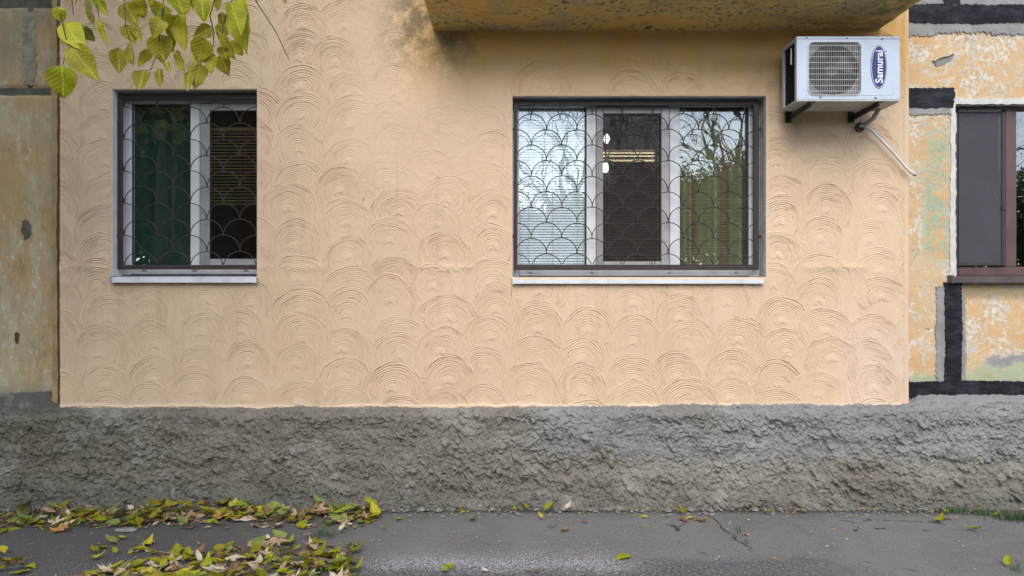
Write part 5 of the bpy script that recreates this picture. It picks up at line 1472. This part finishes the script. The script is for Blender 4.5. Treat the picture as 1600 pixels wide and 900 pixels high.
tB = make_tree('leafy_tree', 'green leafy tree across the yard, mirrored low in the wide window', (6.0, -24, -0.06), 7.0, 32, 24000, 0.15, M['fol_green'], G, rad=1.5)
tC = make_tree('bare_tree', 'bare branched tall tree across the yard, mirrored in the wide window', (2.6, -30, -0.06), 14, 33, 0, 0, None, G, depth=5, bare=True)
LB = {id(tA): 'dense dark green tree across the yard, mirrored in the left window', id(tB): 'green leafy tree across the yard, mirrored low in the wide window', id(tC): 'bare branched tall tree across the yard, mirrored in the wide window'}
for src, loc, rz, s in ((tA, (-14, -16, -0.06), 1.2, 1.1), (tA, (-11.5, -20, -0.06), 2.6, 1.0), (tA, (-6.0, -21, -0.06), 4.0, 0.75), (tA, (-17, -24, -.06), 5.0, 1.2), (tA, (-21.5, -31, -.06), 3.0, 1.15), (tA, (-25, -33, -.06), 0.3, 1.2), (tA, (-17.5, -33, -.06), 1.8, 1.1), (tA, (-13, -31, -.06), 2.4, 1.0), (tC, (17, -22, -0.06), 0.7, 0.9), (tB, (22, -26, -0.06), 3.3, 1.0), (tC, (24, -24, -0.06), 2.5, 0.95),
                        (tB, (9.5, -26, -0.06), 1.9, 0.95), (tB, (2.5, -29, -0.06), 2.9, 0.85), (tB, (-1.5, -30, -0.06), 0.4, 0.9), (tB, (12.5, -30, -0.06), 5.1, 1.2), (tB, (-4, -27, -.06), 2.2, 0.8),
                        (tC, (4.5, -25, -0.06), 2.0, 0.95), (tC, (9.0, -23, -0.06), 4.1, 1.0), (tC, (-2.8, -26, -0.06), 5.2, 0.9), (tC, (13, -27, -0.06), 1.1, 1.05)):
    copy_tree(src, loc, rz, s, LB[id(src)], G)

def added_hedge():  # foliage bank added to hide the bright low sky in the window reflections
    g = np.random.default_rng(77); n = 42000
    c = np.stack([g.uniform(-45, 45, n), g.normal(-37, 0.8, n), 6.8 * g.uniform(0, 1, n) ** 0.8], 1)
    c[:, 2] *= 0.8 + 0.35 * perlin(c[:, 0] * 0.35, c[:, 0] * 0)
    nn = g.normal(0, 1, (n, 3)); nn /= np.linalg.norm(nn, axis=1)[:, None]
    u = np.cross(nn, g.normal(0, 1, (n, 3))); u /= np.linalg.norm(u, axis=1)[:, None]; v = np.cross(nn, u)
    s = (0.42 * g.uniform(0.6, 1.3, n))[:, None]
    co = np.stack([c - u * s * .5, c - v * s * .35, c + u * s * .5, c + v * s * .35], 1).reshape(-1, 3)
    h = link('added_hedge', fast_mesh('added_hedge', co, np.arange(n * 4).reshape(-1, 4), M['fol_green'], False)); h['kind'] = 'stuff'
added_hedge()

# the near tree whose leaves hang into the picture; its trunk stands left of the view
near = thing('broadleaf_tree', 'yellowing broadleaf tree whose twigs hang over the small left window', 'tree', (-4.4, -3.1, -0.05))
def near_tree():
    rng = random.Random(5)
    base = near.location
    mb = MB()
    tp = [Vector((0, 0, -0.2)), Vector((0.03, 0, 1.0)), Vector((0.0, 0.05, 2.0)), Vector((0.08, 0.02, 3.0)), Vector((0.1, 0.0, 4.2))]
    mb.tube(tp, [0.17, 0.14, 0.12, 0.105, 0.08], 12); link('trunk', mb.mesh('trunk', M['bark'], sm=True), near)
    mb = MB(); tips = []
    for k in range(7):
        a = k * 6.28 / 7; branch_tree(mb, tp[-1] - Vector((0, 0, 0.15 * (k % 4))), Vector((math.cos(a), math.sin(a), rng.uniform(.3, .9))).normalized(), 1.25, 0.045, 3, rng, tips, 0.0, 0.55)
    # limb reaching over towards the wall and camera
    limb = [Vector((0.08, 0.0, 3.4)), Vector((0.9, 0.0, 3.62)), Vector((1.9, -0.02, 3.55)), Vector((2.7, 0.02, 3.38)), Vector((3.35, 0.05, 3.2))]
    mb.tube(limb, [0.05, 0.042, 0.032, 0.022, 0.010], 8, False)
    link('branches', mb.mesh('branches', M['bark'], sm=True), near)
    g = np.random.default_rng(8); n = 4600
    cl = g.normal(0, 1, (260, 3)); cl /= np.linalg.norm(cl, axis=1)[:, None]
    cl = cl * (g.uniform(0.25, 1.0, 260) ** 0.5)[:, None] * np.array([2.3, 1.9, 2.0]) + np.array([0.35, 0.5, 5.5])
    c = cl[g.integers(0, 260, n)] + g.normal(0, 0.26, (n, 3))
    # keep the crown clear of the photograph's view, above and beside it
    w = c + np.array(base[:])
    lim = 1.695 + 0.405 * (w[:, 1] + D)
    side = w[:, 0] < -0.73 * (w[:, 1] + D)
    ok = ((w[:, 2] > lim + 0.12) | side) & (w[:, 1] < -0.15) & (w[:, 1] > -5.4)
    c = c[ok]; n = len(c)
    nn = g.normal(0, 1, (n, 3)); nn /= np.linalg.norm(nn, axis=1)[:, None]
    u = np.cross(nn, g.normal(0, 1, (n, 3))); u /= np.linalg.norm(u, axis=1)[:, None]; v = np.cross(nn, u)
    s = (0.16 * g.uniform(0.7, 1.25, n))[:, None]
    co = np.stack([c - u * s * .5, c - v * s * .32, c + u * s * .5, c + v * s * .32], 1).reshape(-1, 3)
    o = link('crown', fast_mesh('crown', co, np.arange(n * 4).reshape(-1, 4), M['fol_yellow'], False), near); o["kind"] = "stuff"
near_tree()

# hanging leaves: (base x, base y, tip x, tip y, width, colour) in units of the enlarged corner of the photo, distance from camera
HL = [
    (315, 36, 350, 132, 62, 'lime'), (352, 120, 472, 285, 112, 'lime'), (385, 250, 562, 470, 118, 'olive'), (345, 362, 352, 552, 138, 'lime'), (352, 170, 356, 265, 34, 'olive'),
    (436, -30, 424, 36, 48, 'lime'), (482, -40, 522, 152, 92, 'olive'), (520, -30, 596, 92, 52, 'lime'), (452, 148, 528, 232, 66, 'green'), (552, 108, 602, 262, 48, 'lime'),
    (690, 14, 772, 152, 100, 'olive'), (756, -10, 806, 102, 110, 'olive'), (738, 132, 786, 246, 42, 'olive'), (694, 140, 748, 246, 76, 'olive'), (722, 236, 732, 362, 84, 'olive'),
    (656, 268, 662, 412, 82, 'olive'), (838, 278, 768, 376, 56, 'olive'), (802, 388, 770, 500, 86, 'olive'), (886, 380, 892, 490, 50, 'olive'), (905, 18, 868, 102, 104, 'olive'),
    (902, 98, 848, 206, 82, 'olive'), (992, 84, 938, 206, 112, 'lime'), (1000, 80, 1040, 296, 102, 'olive'), (892, 190, 902, 352, 122, 'olive'), (930, 200, 962, 292, 62, 'olive'),
    (926, 344, 946, 408, 30, 'olive'), (976, 280, 1036, 402, 60, 'olive'), (982, -30, 1022, 88, 130, 'lime'), (1118, -30, 1132, 122, 84, 'lime'), (1162, -12, 1150, 122, 60, 'yellow'),
    (1182, 150, 1068, 216, 68, 'olive'), (1132, 208, 1098, 352, 102, 'olive'), (1080, 300, 1092, 366, 42, 'olive'), (1112, 350, 1080, 492, 94, 'olive'), (1052, 394, 1040, 512, 42, 'olive'),
    (1172, 290, 1172, 412, 70, 'olive'), (1222, 300, 1272, 422, 82, 'olive'), (1232, 66, 1272, 192, 72, 'olive'), (1242, 130, 1220, 232, 62, 'lime'), (1232, 190, 1302, 332, 92, 'olive'),
    (1330, -20, 1370, 300, 150, 'lime'), (1282, 10, 1342, 192, 100, 'lime'), (1232, -30, 1208, 62, 62, 'olive'), (1570, -14, 1592, 18, 24, 'yellow'), (1290, 220, 1352, 312, 72, 'yellow'), (742, -24, 782, 12, 46, 'lime'),
    (860, -30, 830, 30, 60, 'olive'), (1080, -20, 1070, 60, 40, 'olive'), (600, -50, 640, -8, 50, 'olive'), (1230, 250, 1262, 330, 60, 'olive'), (1100, 250, 1150, 340, 64, 'olive'),
]
TW = [
    [(318, -60), (330, 60), (352, 150), (375, 245), (362, 310), (347, 365)], [(440, -60), (520, -30), (545, 60), (553, 115)], [(688, -60), (692, 20), (698, 140), (722, 236)],
    [(900, -60), (908, 12), (898, 110), (886, 200), (876, 290), (838, 385), (805, 395)], [(1195, -60), (1192, 0), (1166, 90), (1190, 180), (1184, 262), (1115, 352)], [(1420, -60), (1422, 6), (1530, 172), (1606, 330)], [(395, -60), (400, 0), (408, 82)], [(1250, -60), (1290, 0), (1240, 130), (1225, 300)],
]
K = 3.5556
def hang(px, py, dist):
    return Vector(((px / K - 800) * dist / F, dist - D, CZ + (450 - py / K) * dist / F))
DH = [2.48, 2.6, 2.66, 2.72, 2.62, 2.78, 2.5, 2.7]
def hanging():
    rng = random.Random(17)
    twigs = []
    for pts, dist in zip(TW, DH):
        P3 = []
        for i, (a, b) in enumerate(pts):
            P3.append(hang(a, b, dist + 0.03 * math.sin(i * 2.1)))
        top = P3[0]; lx = (top.x - 0.1, -3.05, 3.22 if top.x > -1.2 else 3.4)
        P3 = [Vector((top.x - 0.05, (top.y - 3.08) / 2, top.z + 0.35))] + P3
        r0 = 0.0030
        mb = MB(); mb.tube(P3, [r0 * (1 - 0.55 * i / (len(P3) - 1)) for i in range(len(P3))], 5, False)
        twigs.append((pts, dist, part('twig', mb, M['twig'], near, True)))
    for k, (bx_, by_, tx_, ty_, w, col) in enumerate(HL):
        # the twig that passes nearest to the leaf's stalk carries it
        best = min(twigs, key=lambda q: min((bx_ - a) ** 2 + (by_ - b) ** 2 for a, b in q[0]))
        dist = best[1] + rng.uniform(-0.06, 0.06)
        b = hang(bx_, by_, dist); tdir_depth = rng.uniform(-0.04, 0.04)
        t = hang(tx_, ty_, dist + tdir_depth)
        L = (t - b).length; W = w / K * dist / F
        me = leaf_mesh('leaf', LC[col], L, max(W, 0.22 * L) * 1.16, rng.uniform(0.15, 0.45), rng.uniform(-0.45, 0.45), 'ovate', 100 + k, False)
        o = link('leaf', me, best[2])
        yv = (t - b).normalized()
        zv = Vector((rng.uniform(-.85, .85), -1, rng.uniform(-.3, .6))); zv = (zv - yv * zv.dot(yv)).normalized()
        xv = yv.cross(zv)
        o.matrix_local = Matrix.Translation(b - near.location) @ Matrix((xv, yv, zv)).transposed().to_4x4()
        a = min(best[0], key=lambda p: (bx_ - p[0]) ** 2 + (by_ - p[1]) ** 2)
        mb = MB(); s0 = hang(a[0], a[1], best[1]); mb.tube([s0, (s0 + b) / 2 + Vector((0, 0, 0.006)), b], 0.0011, 4, False)
        off = near.location
        link('stalk', mb.mesh('stalk', M['stalk'], off), best[2])
hanging()
